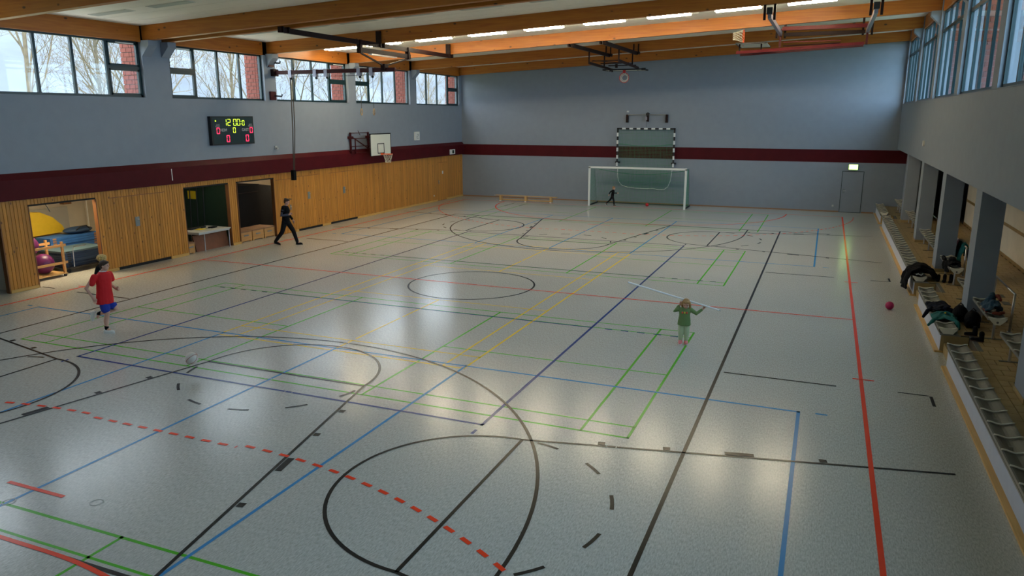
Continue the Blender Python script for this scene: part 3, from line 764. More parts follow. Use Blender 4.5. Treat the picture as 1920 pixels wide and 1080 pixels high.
bench('rear_bench', 12.28, 12.60, .30, 1.68, .85, 'short empty rear bench right behind the nearest pillar', 'ribbed benches', True)
bench('rear_bench', 12.28, 12.60, 2.95, 4.9, .85, 'rear gallery bench carrying the black jackets', 'ribbed benches', True)
bench('rear_bench', 12.28, 12.60, 5.75, 10.35, .85, 'empty rear bench between the second and third gallery pillar', 'ribbed benches', True)
bench('rear_bench', 12.28, 12.60, 11.25, 15.9, .85, 'empty rear bench between the third and fourth gallery pillar', 'ribbed benches', True)
bench('rear_bench', 12.22, 12.54, 17.0, 20.6, .85, 'rear bench in the last bay against the end wall', 'ribbed benches', True)
def rail(y0, y1, label):
    t = thing('handrail', (12.85, y0, ZT), label, 'handrail', 'steel handrails of the gallery')
    for y in (y0, y1):
        p = MB(); p.tube([(12.85, y, ZT), (12.85, y, 1.2)], .024, 10); o = p.build('post', 'steel', t, True)
        MB().tube([(12.85, y, ZT), (12.85, y, ZT + .012)], .05, 12).build('base_plate', 'steel', o)
    MB().tube([(12.85, y0 - .02, 1.19), (12.85, y1 + .02, 1.19)], .021, 10).build('top_rail', 'steel', t, True)
rail(-1.4, .5, 'nearest steel handrail beside the blue and orange jacket')
rail(4.57, 6.36, 'steel handrail with the teal jacket hanging on it')
rail(10.66, 12.42, 'steel handrail behind the third gallery pillar')
rail(16.5, 18.3, 'farthest steel handrail near the dark opening')

# ------------------------------------------------------------------ goals
def net(mb, A, B, C, D, step, r=.0022):
    """grid of strands on the quad A-B-C-D"""
    A, B, C, D = map(Vector, (A, B, C, D)); nu = max(1, int((B - A).length / step)); nv = max(1, int((D - A).length / step))
    for i in range(nu + 1):
        u = i / nu; mb.tube([A.lerp(B, u), D.lerp(C, u)], r, 3, cap=False)
    for j in range(nv + 1):
        v = j / nv; mb.tube([A.lerp(D, v), B.lerp(C, v)], r, 3, cap=False)
t = thing('football_goal', (0, 20, 0), 'white tubular goal with green net standing in front of the end wall', 'goal')
for x in (-2.55, 2.55):
    p = MB().box(x - .05, x + .05, 19.95, 20.05, 0, 2.06).build('post', 'goal_white', t)
    b = MB(); b.bar((x, 20.05, .03), (x, 21.55, .03), .05, .06); b.build('ground_bar', 'black', t)
    b = MB(); b.tube([(x, 20.02, 2.03), (x, 20.85, 2.03), (x, 20.9, 1.9), (x, 21.45, .06)], .018, 6); b.build('net_hoop', 'grey_steel', t)
    MB().tube([(x - .03, 21.5, .05), (x + .03, 21.5, .05)], .05, 10).build('wheel', 'black', t)
MB().box(-2.6, 2.6, 19.95, 20.05, 2.0, 2.1).build('crossbar', 'goal_white', t)
b = MB(); b.tube([(-2.55, 21.55, .035), (2.55, 21.55, .035)], .025, 6); b.build('rear_bar', 'dark_green', t)
nb = MB(); nr = .0045; ns = .075
net(nb, (-2.5, 20.85, 2.0), (2.5, 20.85, 2.0), (2.5, 21.45, .06), (-2.5, 21.45, .06), ns, nr); net(nb, (-2.5, 20.03, 2.0), (2.5, 20.03, 2.0), (2.5, 20.85, 1.98), (-2.5, 20.85, 1.98), ns, nr)
for x in (-2.53, 2.53): net(nb, (x, 20.05, 2.0), (x, 20.85, 2.0), (x, 21.45, .05), (x, 20.05, .05), ns, nr)
sag = MB(); sag.tube([(-2.5 + 5 * i / 20, 20.8, 1.95 - .28 * math.sin(PI * i / 20)) for i in range(21)], .012, 4); o = nb.build('net', 'net_green', t); o['kind'] = 'stuff'
sag.build('net_cord', 'net_green', t)
t = thing('handball_goal', (0, 21.8, 1.9), 'black and white striped handball goal folded up against the end wall', 'goal')
yw = 21.80; fb = MB(); fb.box(-1.58, -1.5, yw - .04, yw + .04, 1.92, 4.08).box(1.5, 1.58, yw - .04, yw + .04, 1.92, 4.08).box(-1.58, 1.58, yw - .04, yw + .04, 4.0, 4.08); fb.build('frame', 'black', t)
for i in range(7):
    x = -1.2 + i * .4; MB().box(x - .1, x + .1, yw - .044, yw + .044, 3.996, 4.084).build('white_band', 'goal_white', t)
for s in (-1.54, 1.54):
    for i in range(5):
        z = 3.72 - i * .4; MB().box(s - .044, s + .044, yw - .044, yw + .044, z - .1, z + .1).build('white_band', 'goal_white', t)
    MB().box(s - .12, s + .12, 21.86, 21.99, 2.18, 2.27).build('wall_bracket', 'black', t)
nb = MB(); net(nb, (-1.5, 21.86, 4.0), (1.5, 21.86, 4.0), (1.5, 21.9, 1.95), (-1.5, 21.9, 1.95), .075, .0045)
xs = [(-1.5, 1.95), (-1.5, 1.5), (-1.42, 1.18), (-1.25, .98), (-.9, .88), (-.4, .84), (.1, .83), (.5, .86), (.8, .80), (1.1, .82), (1.3, .98), (1.42, 1.3), (1.5, 1.95)]
def zlow(x):
    for (xa, za), (xb, zb) in zip(xs[1:], xs[2:]):
        if xa <= x <= xb: return za + (zb - za) * (x - xa) / (xb - xa + 1e-6)
    return 1.9
nn = 40
for i in range(nn + 1):
    x = -1.47 + 2.94 * i / nn; nb.tube([(x, 21.88, 1.95), (x, 21.85, zlow(x))], .004, 3, cap=False)
for j in range(15):
    z = 1.9 - j * .075; ok = [x / 50 for x in range(-74, 75) if zlow(x / 50) < z]
    if ok: nb.tube([(min(ok), 21.86, z), (max(ok), 21.86, z)], .004, 3, cap=False)
nb.build('net', 'net_green', t)['kind'] = 'stuff'
b = MB(); b.tube([(x, 21.84, z) for x, z in xs], .018, 6); b.build('net_edge_rope', 'goal_white', t, True)
b = MB(); b.tube([(-1.5 + 3 * i / 16, 21.83, 3.24 - .12 * math.sin(PI * i / 16)) for i in range(17)], .012, 4); b.build('net_cord', 'net_green', t)
t = thing('goal_winch', (0, 21.9, 4.6), 'steel winch tube on three brackets above the folded handball goal', 'winch')
for x in (-1.07, 0.05, 1.07): MB().box(x - .055, x + .055, 21.84, 22.0, 4.36 + (.05 if x == .05 else 0), 4.78).build('bracket', 'brown_steel', t)
b = MB(); b.tube([(-1.02, 21.86, 4.77), (1.02, 21.86, 4.77)], .025, 8); b.build('shaft', 'steel', t)
MB().tube([(.05, 21.82, 4.8), (.05, 21.95, 4.8)], .09, 12).build('drum', 'black', t); MB().box(-.05, .03, 21.8, 21.86, 4.5, 4.66).build('gear', 'grey_steel', t)
MB().box(-1.09, -1.0, 21.85, 21.99, 4.9, 4.98).build('sensor', 'white_paint', t)
b = MB(); b.tube([(0, 21.84, 4.42), (0, 21.84, 4.1)], .006, 4); b.build('cable', 'black', t)
t = thing('low_gym_bench', (-6.35, 20.3, 0), 'long low wooden gym bench standing before the end wall', 'bench')
MB().box(-8.15, -4.5, 20.2, 20.44, .30, .335).build('seat', 'bench_wood', t)
for x in (-7.85, -6.32, -4.82):
    MB().box(x - .06, x + .06, 20.2, 20.44, .04, .3).build('leg', 'bench_wood', t); MB().box(x - .05, x + .05, 20.18, 20.22, 0, .045).build('foot', 'white_paint', t)
MB().box(-7.85, -4.8, 20.29, 20.35, .05, .12).build('lower_beam', 'bench_wood', t)
MB().box(-8.25, -8.15, 20.25, 20.39, .3, .32).build('hook', 'steel', t)

# ------------------------------------------------------------------ exit sign, sockets, boxes
t = thing('exit_sign', (10.35, 21.93, 2.25), 'glowing green exit sign above the end wall door', 'sign')
MB().box(10.14, 10.56, 21.9, 21.99, 2.12, 2.38).build('case', 'white_paint', t); pn = MB().box(10.155, 10.545, 21.893, 21.9, 2.135, 2.365).build('lit_panel', 'exit_green', t)
pic = MB(); yv = 21.889
def flat(pts): pic.add([(x, yv, z) for x, z in pts], [tuple(range(len(pts)))])
flat([(10.2, 2.17), (10.28, 2.17), (10.28, 2.33), (10.2, 2.33)])
flat([(10.31, 2.24), (10.37, 2.24), (10.37, 2.265), (10.31, 2.265)]); flat([(10.36, 2.29), (10.395, 2.21), (10.43, 2.22), (10.40, 2.30)]); flat([(10.395, 2.21), (10.36, 2.165), (10.38, 2.16), (10.43, 2.22)]); flat([(10.41, 2.23), (10.47, 2.19), (10.48, 2.205), (10.43, 2.25)]); flat([(10.39, 2.31), (10.42, 2.31), (10.42, 2.335), (10.39, 2.335)])
pic.build('pictogram', 'exit_white', pn)
tag(MB().box(9.53, 9.62, 21.98, 22.0, .26, .35).build('wall_socket', 'socket'), 'small pale wall socket left of the exit door', 'socket')
t = thing('wall_clock_box', (XL + .03, 16.55, 3.68), 'white box with a grey figure two on the plaster beside the folded basket', 'sign')
MB().box(XL, XL + .06, 16.31, 16.79, 3.46, 3.9).build('case', 'white_paint', t)
b = MB(); xq = XL + .062
for (ya, yb_, za, zb_) in ((16.5, 16.66, 3.76, 3.79), (16.64, 16.67, 3.68, 3.79), (16.5, 16.66, 3.66, 3.69), (16.48, 16.51, 3.58, 3.68), (16.48, 16.68, 3.55, 3.58)): b.box(xq - .003, xq + .001, ya, yb_, za, zb_)
b.build('figure', 'grey_plate', t)
t = thing('rescue_sign', (XL + .14, 20.4, 2.7), 'small white and green sign on the red band by the corner', 'sign')
MB().box(XL + .13, XL + .15, 20.1, 20.75, 2.55, 2.83).build('plate', 'white_paint', t); MB().box(XL + .15, XL + .153, 20.4, 20.62, 2.6, 2.78).build('green_field', 'dark_green', t)
tag(MB().box(XL, XL + .02, 19.35, 19.47, 1.5, 1.66).build('notice', 'white_paint'), 'small white notice on the far pine door', 'notice')
tag(MB().box(XL, XL + .015, 18.3, 18.38, .3, .38).build('wall_socket', 'white_paint'), 'small white socket low on the pine boards near the far corner', 'socket')
t = thing('wall_sensor', (XL, 5.33, 3.5), 'small grey sensor on the plaster left of the hanging rope bundle', 'sensor')
MB().box(XL, XL + .05, 5.27, 5.39, 3.42, 3.56).build('base', 'socket', t); MB().tube([(XL + .05, 5.33, 3.49), (XL + .14, 5.31, 3.46)], .045, 8).build('head', 'socket', t)
t = thing('wall_sensor', (XR - .03, 11.2, 3.75), 'small yellowish sensor on the plaster above the gallery pillars', 'sensor')
MB().box(XR - .05, XR, 11.1, 11.28, 3.68, 3.86).build('base', 'bench_rib', t)

# ------------------------------------------------------------------ scoreboard
t = thing('scoreboard', (XL, 2.95, 4.2), 'black electronic scoreboard with yellow clock and red zeros', 'scoreboard')
X0 = XL + .14
MB().box(XL, X0, 1.88, 4.02, 3.70, 4.70).build('case', 'black', t)
MB().box(X0, X0 + .004, 1.95, 3.98, 3.74, 4.67).build('face', 'frame_dark', t)
def seg7(y, z, w, h, ch, m, th=.022, name='digit'):
    """seven-segment digit, lower left corner at (y, z) on the face"""
    on = {'0': 'abcdef', '1': 'bc', '2': 'abged', '8': 'abcdefg'}[ch]; b = MB(); xx = X0 + .004; k = .012
    def bar(y0, y1, z0, z1): b.box(xx, xx + .006, y0, y1, z0, z1)
    P = {'a': (y + k, y + w - k, z + h - th, z + h), 'd': (y + k, y + w - k, z, z + th), 'g': (y + k, y + w - k, z + h / 2 - th / 2, z + h / 2 + th / 2),
         'b': (y + w - th, y + w, z + h / 2 + k, z + h - k), 'c': (y + w - th, y + w, z + k, z + h / 2 - k), 'f': (y, y + th, z + h / 2 + k, z + h - k), 'e': (y, y + th, z + k, z + h / 2 - k)}
    for s in on: bar(*P[s])
    return b.build(name, m, t)
seg7(2.48, 4.37, .15, .24, '1', 'led_yellow'); seg7(2.68, 4.37, .15, .24, '2', 'led_yellow'); seg7(2.97, 4.37, .15, .24, '0', 'led_yellow'); seg7(3.16, 4.37, .15, .24, '0', 'led_yellow'); seg7(3.42, 4.37, .12, .19, '0', 'led_yellow')
for z in (4.42, 4.51): MB().box(X0 + .004, X0 + .01, 3.355, 3.38, z, z + .025).build('colon_dot', 'led_yellow', t)
MB().tube([(X0 + .004, 2.10, 4.54), (X0 + .01, 2.10, 4.54)], .028, 12).build('status_dot', 'led_yellow', t)
seg7(2.93, 4.11, .13, .2, '0', 'led_yellow'); seg7(2.77, 4.11, .12, .19, '8', 'led_off'); seg7(3.2, 4.11, .12, .19, '8', 'led_off')
seg7(2.12, 4.09, .15, .22, '0', 'led_red', .028); seg7(3.80, 4.09, .15, .22, '0', 'led_red', .028)
seg7(2.58, 3.79, .16, .25, '0', 'led_red', .03); seg7(3.56, 3.79, .16, .25, '0', 'led_red', .03)
for y in (2.4, 3.38): seg7(y, 3.79, .14, .24, '8', 'led_off', .012); MB().box(X0 + .004, X0 + .008, y - .09, y - .078, 3.8, 4.02).build('unlit_bar', 'led_off', t)
def text(s, y, z, size, m, name, par, x, bold=.0):
    c = bpy.data.curves.new(name, 'FONT'); c.body = s; c.size = size; c.extrude = .002; c.offset = bold
    o = bpy.data.objects.new(name, c); COL.objects.link(o); o.parent = par; o.rotation_euler = (PI / 2, 0, PI / 2)
    o.location = Vector((x, y, z)) - wloc(par); c.materials.append(M[m])
    dg = bpy.context.evaluated_depsgraph_get(); dg.update(); me = bpy.data.meshes.new_from_object(o.evaluated_get(dg)); o2 = bpy.data.objects.new(name, me); COL.objects.link(o2)
    o2.parent = par; o2.rotation_euler = o.rotation_euler; o2.location = o.location; bpy.data.objects.remove(o); return o2
text('HEIM', 2.29, 4.17, .15, 'score_text', 'team_name', t, X0 + .006, .003); text('GAST', 3.38, 4.17, .15, 'score_text', 'team_name', t, X0 + .006, .003)
text('SATZ', 2.12, 4.38, .07, 'score_text', 'small_caption', t, X0 + .006, .001); text('FOULS', 2.08, 4.325, .07, 'score_text', 'small_caption', t, X0 + .006, .001)
text('SATZ', 3.77, 4.38, .07, 'score_text', 'small_caption', t, X0 + .006, .001); text('FOULS', 3.74, 4.325, .07, 'score_text', 'small_caption', t, X0 + .006, .001)

# ------------------------------------------------------------------ basketball equipment
def hoop(c, out, up, R=.225, drop=.4, rm='rim_orange', par=None, bracket=True):
    """rim around c, lying in the plane of out and out x up; the net hangs along -up"""
    c, out, up = Vector(c), Vector(out).normalized(), Vector(up).normalized(); sd = out.cross(up)
    b = MB(); b.tube([c + (out * math.cos(2 * PI * i / 32) + sd * math.sin(2 * PI * i / 32)) * R for i in range(32)], .013, 8, closed=True)
    rim = b.build('rim', rm, par, True)
    if bracket:
        q = MB(); q.bar(c - out * (R + .13), c - out * (R - .01), .12, .07, up=up); q.build('rim_plate', rm, rim)
    nb = MB(); n = 12; L = 5
    def pt(i, j):
        a = 2 * PI * (i + .5 * (j % 2)) / n; r = R * (1 - .42 * min(1, j / L * 1.25)); return c + (out * math.cos(a) + sd * math.sin(a)) * r - up * (drop * j / L)
    for j in range(L):
        for i in range(n):
            nb.tube([pt(i, j), pt(i, j + 1)], .006, 3, cap=False); nb.tube([pt(i + (1 if j % 2 else 0), j) if False else pt(i, j), pt(i + (1 if j % 2 else -1), j + 1)], .006, 3, cap=False)
    nb.build('net', 'net_white', par)['kind'] = 'stuff'
# wall basket, swung flat along the boarded wall
t = thing('wall_basket', (-10.6, 11.5, 3.0), 'white basketball board with orange hoop on a maroon folding frame on the red band', 'basketball hoop')
XB = -10.42
bd = MB().box(XB - .03, XB, 11.06, 12.87, 2.9, 3.92).build('backboard', 'board_white', t)
e = MB(); x = XB + .002
for (a, b2, z0, z1) in ((11.06, 12.87, 3.87, 3.92), (11.06, 11.11, 2.9, 3.92), (12.82, 12.87, 2.9, 3.92)): e.box(XB - .032, x, a, b2, z0, z1)
e.build('border', 'black', bd)
e = MB()
for (a, b2, z0, z1) in ((11.67, 12.26, 3.42, 3.46), (11.67, 12.26, 2.98, 3.02), (11.67, 11.72, 2.98, 3.46), (12.21, 12.26, 2.98, 3.46)): e.box(x - .003, x, a, b2, z0, z1)
e.build('target_square', 'black', bd)
hoop((XB + .13 + .225, 11.98, 2.96), (1, 0, 0), (0, 0, 1), par=t)
fm = 'maroon_steel'
for y in (10.35, 11.8):
    b = MB(); b.bar((-11.0, y, 2.95), (-11.0, y, 3.98), .07); b.build('upright', fm, t)
    for z in (3.1, 3.75): MB().box(XL, -10.9, y - .09, y + .09, z - .06, z + .06).build('wall_bracket', fm, t)
for z in (3.95, 3.7, 3.35, 3.05):
    b = MB(); b.bar((-10.97, 10.35, z), (-10.97, 11.8, z), .035); b.build('cross_tube', fm, t)
b = MB(); b.bar((-10.95, 10.5, 3.74), (-10.95, 11.75, 3.2), .04); b.build('diagonal', fm, t)
b = MB(); b.bar((-10.92, 10.6, 3.72), (-10.92, 10.6, 3.02), .04); b.build('inner_upright', fm, t)
for z in (3.72, 3.15):
    b = MB(); b.bar((-10.95, 11.8, z), (-10.46, 12.0, z), .045); b.build('swing_arm', fm, t)
b = MB(); b.bar((-10.9, 10.82, 4.06), (-10.8, 10.84, 3.85), .02); b.build('latch', fm, t)
# far ceiling basket, folded backwards
t = thing('ceiling_basket', (0, 14, 7.5), 'dark folded ceiling basket frame with a red hoop in front of the end wall', 'basketball hoop')
fm = 'brown_steel'
for s in (-.65, .65):
    zb = beam_z(s) - .06
    b = MB(); b.bar((s, 10.85, zb), (s, 16.4, zb), .09, .14); b.build('ceiling_rail', fm, t)
    for y in (10.81, 16.35):
        for dx in (-.11, .11): MB().box(s + dx - .025, s + dx + .025, y - .14, y + .14, zb - .05, beam_z(s) + (.34 if y > 12 else -.01)).build('beam_clamp', fm, t)
    for y in (13.2, 15.6): b = MB(); b.bar((s, y, zb), (s, y, zb - .55), .05); b.build('hanger', fm, t)
    b = MB(); b.bar((s, 13.2, zb - .52), (s * .95, 16.9, zb - .62), .07, .1); b.build('swing_arm', fm, t)
    for y in (16.5, 16.85): b = MB(); b.bar((s * .95, y, zb - .6), (s * .95, y, zb - .72), .05); b.build('board_strut', fm, t)
for y, z in ((13.6, 7.02), (15.0, 7.0), (16.3, 6.98)): b = MB(); b.bar((-.65, y, z), (.65, y, z), .04); b.build('cross_tube', fm, t)
b = MB(); b.bar((-.6, 13.6, 7.04), (.6, 15.6, 7.0), .03); b.build('diagonal', fm, t)
MB().tube([(0, 15.3, 6.98), (.0, 15.3, 6.82)], .06, 8).build('winch_drum', fm, t)
bd = MB().box(-.95, .95, 16.45, 17.45, 6.80, 6.83).build('backboard', 'board_white', t)
e = MB(); e.box(-.97, .97, 16.43, 16.47, 6.785, 6.84).box(-.97, .97, 17.43, 17.47, 6.785, 6.84).box(-.97, -.93, 16.43, 17.47, 6.785, 6.84).box(.93, .97, 16.43, 17.47, 6.785, 6.84); e.build('board_edge', 'black', bd)
MB().box(.88, 1.06, 16.42, 16.55, 6.77, 6.86).build('edge_block', 'black', bd)
hoop((0, 16.75, 6.80 - .12 - .225), (0, 0, -1), (0, -1, 0), drop=.12, rm='rim_red', par=t)
# right ceiling basket, folded sideways
t = thing('ceiling_basket', (8.4, 8.5, 7.7), 'large red folded ceiling basket frame at the top right with an orange hoop', 'basketball hoop')
for xq in (7.2, 10.02):
    for y, zl in ((5.31, 7.44), (10.81, 7.42)):
        for dx in (-.14, .14): MB().box(xq + dx - .035, xq + dx + .035, y - .04, y + .04, zl, beam_z(xq) + .3).build('hanger_post', 'brown_steel', t)
    b = MB(); b.bar((xq, 5.31, 7.56), (xq, 10.81, 7.56), .1, .14); b.build('ceiling_rail', 'grey_steel', t)
    MB().box(xq - .08, xq + .08, 5.2, 5.42, 7.6, 7.78).build('rail_block', 'black', t)
    b = MB(); b.bar((xq, 10.7, 7.7), (xq, 10.7, 7.1), .07); b.build('side_plate', 'maroon_steel', t)
b = MB(); b.bar((7.25, 10.6, 7.72), (10.0, 10.6, 7.72), .12, .13); b.build('upper_beam', 'red_steel', t)
b = MB(); b.bar((7.3, 10.75, 7.53), (9.95, 10.75, 7.53), .12, .12); b.build('middle_beam', 'brown_steel', t)
b = MB(); b.bar((5.75, 10.3, 6.93), (9.95, 10.6, 7.14), .09, .10); b.build('swing_beam', 'red_steel', t)
b = MB(); b.bar((5.75, 11.6, 6.95), (9.95, 11.4, 7.14), .09, .10); b.build('swing_beam', 'maroon_steel', t)
b = MB(); b.bar((7.3, 10.6, 7.26), (9.2, 10.7, 7.27), .035); b.build('stay', 'red_steel', t)
b = MB(); b.bar((7.3, 10.9, 7.16), (9.2, 10.9, 7.2), .035); b.build('stay', 'maroon_steel', t)
for xq in (5.85, 6.6): b = MB(); b.bar((xq, 10.35, 6.98), (xq, 10.35, 7.22), .05); b.build('board_strut', 'brown_steel', t)
bd = MB().box(5.75, 6.78, 10.1, 11.9, 7.22, 7.25).build('backboard', 'board_white', t)
e = MB(); e.box(5.73, 6.8, 10.08, 10.12, 7.205, 7.255).box(5.73, 6.8, 11.88, 11.92, 7.205, 7.255).box(5.73, 5.77, 10.1, 11.9, 7.205, 7.255); e.build('board_edge', 'black', bd)
hoop((5.9, 11.0, 7.26 + .08 + .225), (0, 0, 1), (1, 0, 0), drop=.38, par=t)

# ------------------------------------------------------------------ climbing ropes and rings on the steel beam
t = thing('rope_beam_frame', (-6.05, 5.5, 7.2), 'dark steel ceiling rails carrying the beam for ropes and rings', 'frame')
fm = 'brown_steel'
zr = 7.18
for y0, y1 in ((-.2, 5.2), (5.42, 10.75)):
    b = MB(); b.bar((-6.05, y0, zr), (-6.05, y1, zr), .09, .15); b.build('ceiling_rail', fm, t)
for y in (0.02, 5.31, 10.7):
    for dy in (-.13, .13): MB().box(-6.15, -5.95, y + dy - .03, y + dy + .03, zr - .07, beam_z(-6) + (.02 if y < 1 else .4)).build('rail_hanger', fm, t)
b = MB(); b.bar((-6.05, 3.85, 6.93), (-6.05, 7.35, 6.93), .1, .16); b.build('lower_rail', fm, t)
for y in (3.95, 7.2): MB().box(-6.13, -5.97, y - .06, y + .06, 6.82, 7.26).build('hanger', fm, t)
MB().box(-6.12, -5.98, 4.6, 6.3, 6.81, 6.85).build('slide_plate', 'steel', t)
for y in (4.0, 7.15): b = MB(); b.bar((-6.05, y, 6.83), (-6.05, 5.5 + (.08 if y > 5.5 else -.08), 6.5), .05); b.build('strut', fm, t)
MB().box(-6.14, -5.96, 5.38, 5.62, 6.32, 6.55).build('saddle', fm, t)
MB().box(-11.0, -5.6, 5.45, 5.55, 6.28, 6.42).build('rope_beam', 'maroon_steel', t)
MB().box(XL + .0, -10.95, 5.36, 5.64, 6.22, 6.48).build('wall_shoe', fm, t)
for z in (6.72, 5.48):
    br_ = MB().box(XL, XL + .08, 5.2, 5.5, z - .16, z + .16).build('wall_bracket', 'maroon_steel', t)
    b = MB(); b.tube([(XL + .08, 5.42, z), (XL + .35, 5.5, z - .02), (XL + .38, 5.5, z + .06)], .03, 6); b.build('hook', 'black', br_)
for x in (-10.25, -9.1, -8.6, -7.14, -6.6):
    c_ = MB().box(x - .07, x + .07, 5.42, 5.58, 6.16, 6.44).build('trolley', 'grey_steel', t); MB().tube([(x + .03, 5.48, 6.12), (x + .03, 5.52, 6.12)], .05, 10).build('pulley', 'black', c_)
b = MB(); b.tube([(-10.2, 5.5, 6.2), (-7.2, 5.5, 6.17), (-6.7, 5.5, 6.2)], .008, 4); b.build('cable', 'black', t)
t = thing('rope_bundle', (-10.45, 5.5, 2.2), 'tied bundle of dark climbing ropes hanging down the boarded wall', 'rope')
for k, (dx, dy) in enumerate(((0, 0), (.10, .02), (.05, -.04))):
    b = MB(); b.tube([(-10.3 + dx, 5.5 + dy, 6.15), (-10.33 + dx * .8, 5.5 + dy, 4.2), (-10.42 + dx * .4, 5.5 + dy * .6, 2.6)], .019, 6); b.build('rope', 'rope_dark', t, True)
MB().box(-10.5, -10.36, 5.42, 5.58, 2.22, 2.62).build('strap_pad', 'black_cloth', t)
for k, x in enumerate((-7.11, -6.57)):
    t = thing('gym_ring', (x, 5.5, 4.7), ['wooden gym ring on a rope, left one of the pair', 'wooden gym ring on a rope, right one of the pair'][k], 'ring', 'pair of gym rings')
    b = MB(); b.tube([(x, 5.5, 6.12), (x, 5.5, 4.98)], .008, 5); b.build('rope', 'rope_dark', t)
    b = MB(); b.tube([(x - .03 * math.cos(2 * PI * i / 20), 5.5 + .10 * math.cos(2 * PI * i / 20), 4.86 + .115 * math.sin(2 * PI * i / 20)) for i in range(20)], .016, 6, closed=True); b.build('ring', 'bench_wood', t, True)

# ------------------------------------------------------------------ storage room contents
def ball(name, c, r, m, label, group=None, stripe=None):
    t = thing(name, (c[0], c[1], c[2] - r), label, 'ball', group)
    MB().ellipsoid(c, r, r, r, 24, 16).build('shell', m, t, True)
    return t
# rack with two exercise balls
t = thing('ball_rack', (-12.2, -4.2, 0), 'wooden rack on castors holding the purple exercise balls', 'rack')
for x in (-12.55, -11.85):
    for y in (-4.75, -3.62): MB().box(x - .03, x + .03, y - .03, y + .03, .08, 1.05).build('post', 'box_wood', t); MB().tube([(x - .02, y, .045), (x + .02, y, .045)], .045, 10).build('castor', 'black', t)
for z in (.38, .90):
    for x in (-12.55, -11.85): MB().box(x - .02, x + .02, -4.85, -3.5, z, z + .07).build('side_slat', 'box_wood', t)
MB().box(-12.6, -11.8, -4.8, -3.58, .08, .11).build('base_board', 'bench_wood', t)
ball('exercise_ball', (-12.2, -4.02, .11 + .31), .30, 'purple_ball', 'purple exercise ball lying low in the wooden rack', 'purple exercise balls')
ball('exercise_ball', (-12.2, -4.42, 1.01), .29, 'purple_ball', 'purple exercise ball lying on top in the wooden rack', 'purple exercise balls')
# mat trolley, front
def mats(x0, x1, y0, y1, z0, n, th, m0, mtop, label, cat='mat trolley', handles=True, skew=.03):
    t = thing('mat_trolley', ((x0 + x1) / 2, (y0 + y1) / 2, 0), label, cat)
    MB().box(x0 - .03, x1 + .03, y0 - .03, y1 + .03, z0 - .04, z0 - .004).build('deck', 'black', t)
    for x in (x0 + .1, x1 - .1):
        for y in (y0 + .15, y1 - .15): MB().tube([(x - .02, y, .06), (x + .02, y, .06)], .06, 10).build('castor', 'black', t); MB().box(x - .03, x + .03, y - .03, y + .03, .06, z0 - .03).build('castor_fork', 'black', t)
    if handles:
        for y in (y0 + .25, y1 - .2):
            b = MB(); h_ = z0 + n * th + .12; b.tube([(x1 + .03, y - .0, z0), (x1 + .05, y, h_ - .1), (x1 + .03, y + .05, h_), (x1 + .03, y + .45, h_)] if y < (y0 + y1) / 2 else [(x1 + .03, y, z0), (x1 + .05, y, h_ - .1)], .014, 6); b.build('handle', 'steel', t)
    rd = random.Random(n)
    out = []
    for i in range(n):
        dx, dy = rd.uniform(-skew, skew), rd.uniform(-skew, skew)
        g = thing('gym_mat', (x0, y0, z0 + i * th), None, None); out.append(g)
        MB().box(x0 + dx, x1 + dx, y0 + dy, y1 + dy, z0 + i * th + .004, z0 + (i + 1) * th - .004).build('foam', mtop if i == n - 1 else m0, g)
        for y in (y0 + .08, y1 - .2): MB().box(x1 + dx, x1 + dx + .006, y + dy, y + .12 + dy, z0 + i * th + .012, z0 + (i + 1) * th - .012).build('corner_patch', 'leather' if m0 == 'mat_blue' else 'black', g)
    return t, out
t, o = mats(-13.1, -12.1, -3.38, -1.9, .18, 8, .062, 'mat_blue_dark', 'mat_teal_top', 'low trolley with a stack of dark blue mats in the storage opening')
for i, g in enumerate(o): tag(g, 'dark blue gym mat in the front trolley stack, %s from the bottom' % ORD[i] if i < 7 else 'grey-blue topmost gym mat of the front trolley stack', 'gym mat', 'mats on the front trolley')
t, o = mats(-13.9, -13.2, -3.0, -1.25, .5, 6, .075, 'mat_blue', 'mat_blue', 'rear trolley with bright blue mats in the storage opening', handles=False)
for i, g in enumerate(o): tag(g, 'bright blue gym mat in the rear trolley stack, %s from the bottom' % ORD[i] if i < 5 else 'bright blue topmost gym mat of the rear trolley stack', 'gym mat', 'mats on the rear trolley')
t = thing('blue_bag', (-13.7, -1.7, .95), 'dark blue bag lying on the bright blue mats', 'bag')
MB().ellipsoid((-13.55, -1.75, 1.06), .3, .5, .11, 16, 8).build('body', 'mat_blue_dark', t, True)
b = MB(); b.tube([(-13.3, -2.0, 1.09), (-13.25, -1.85, 1.2), (-13.25, -1.65, 1.2), (-13.3, -1.5, 1.09)], .02, 6); b.build('handle', 'black', t)
t = thing('yellow_soft_mat', (-14.7, -3.4, .9), 'large yellow soft mat bulging on a wooden stand in the storage room', 'mat')
prof = [(-4.9, .92), (-4.9, 1.3), (-4.3, 1.38), (-3.9, 1.44), (-3.4, 1.62), (-3.0, 1.74), (-2.6, 1.7), (-2.2, 1.5), (-1.9, 1.2), (-1.8, .98)]
MB().prism(prof, 0, -15.3, -14.05).build('cushion', 'yellow_vinyl', t)
b = MB(); b.tube([(-14.045, -4.3 + .05 * i, 1.38 - .45 * i / 6) for i in range(7)], .008, 4); b.build('seam', 'leather', t)
t = thing('mat_stand', (-14.6, -3.4, 0), 'wooden stand under the yellow mat', 'stand')
MB().box(-15.3, -14.02, -4.95, -1.75, .84, .915).build('top', 'box_wood', t)
for x in (-15.2, -14.1):
    for y in (-4.85, -1.85): MB().box(x - .05, x + .05, y - .05, y + .05, 0, .84).build('leg', 'box_wood', t)
t = thing('pale_panel', (-15.4, -1.0, 0), 'pale panel with a steel post leaning at the storage back wall', 'panel')
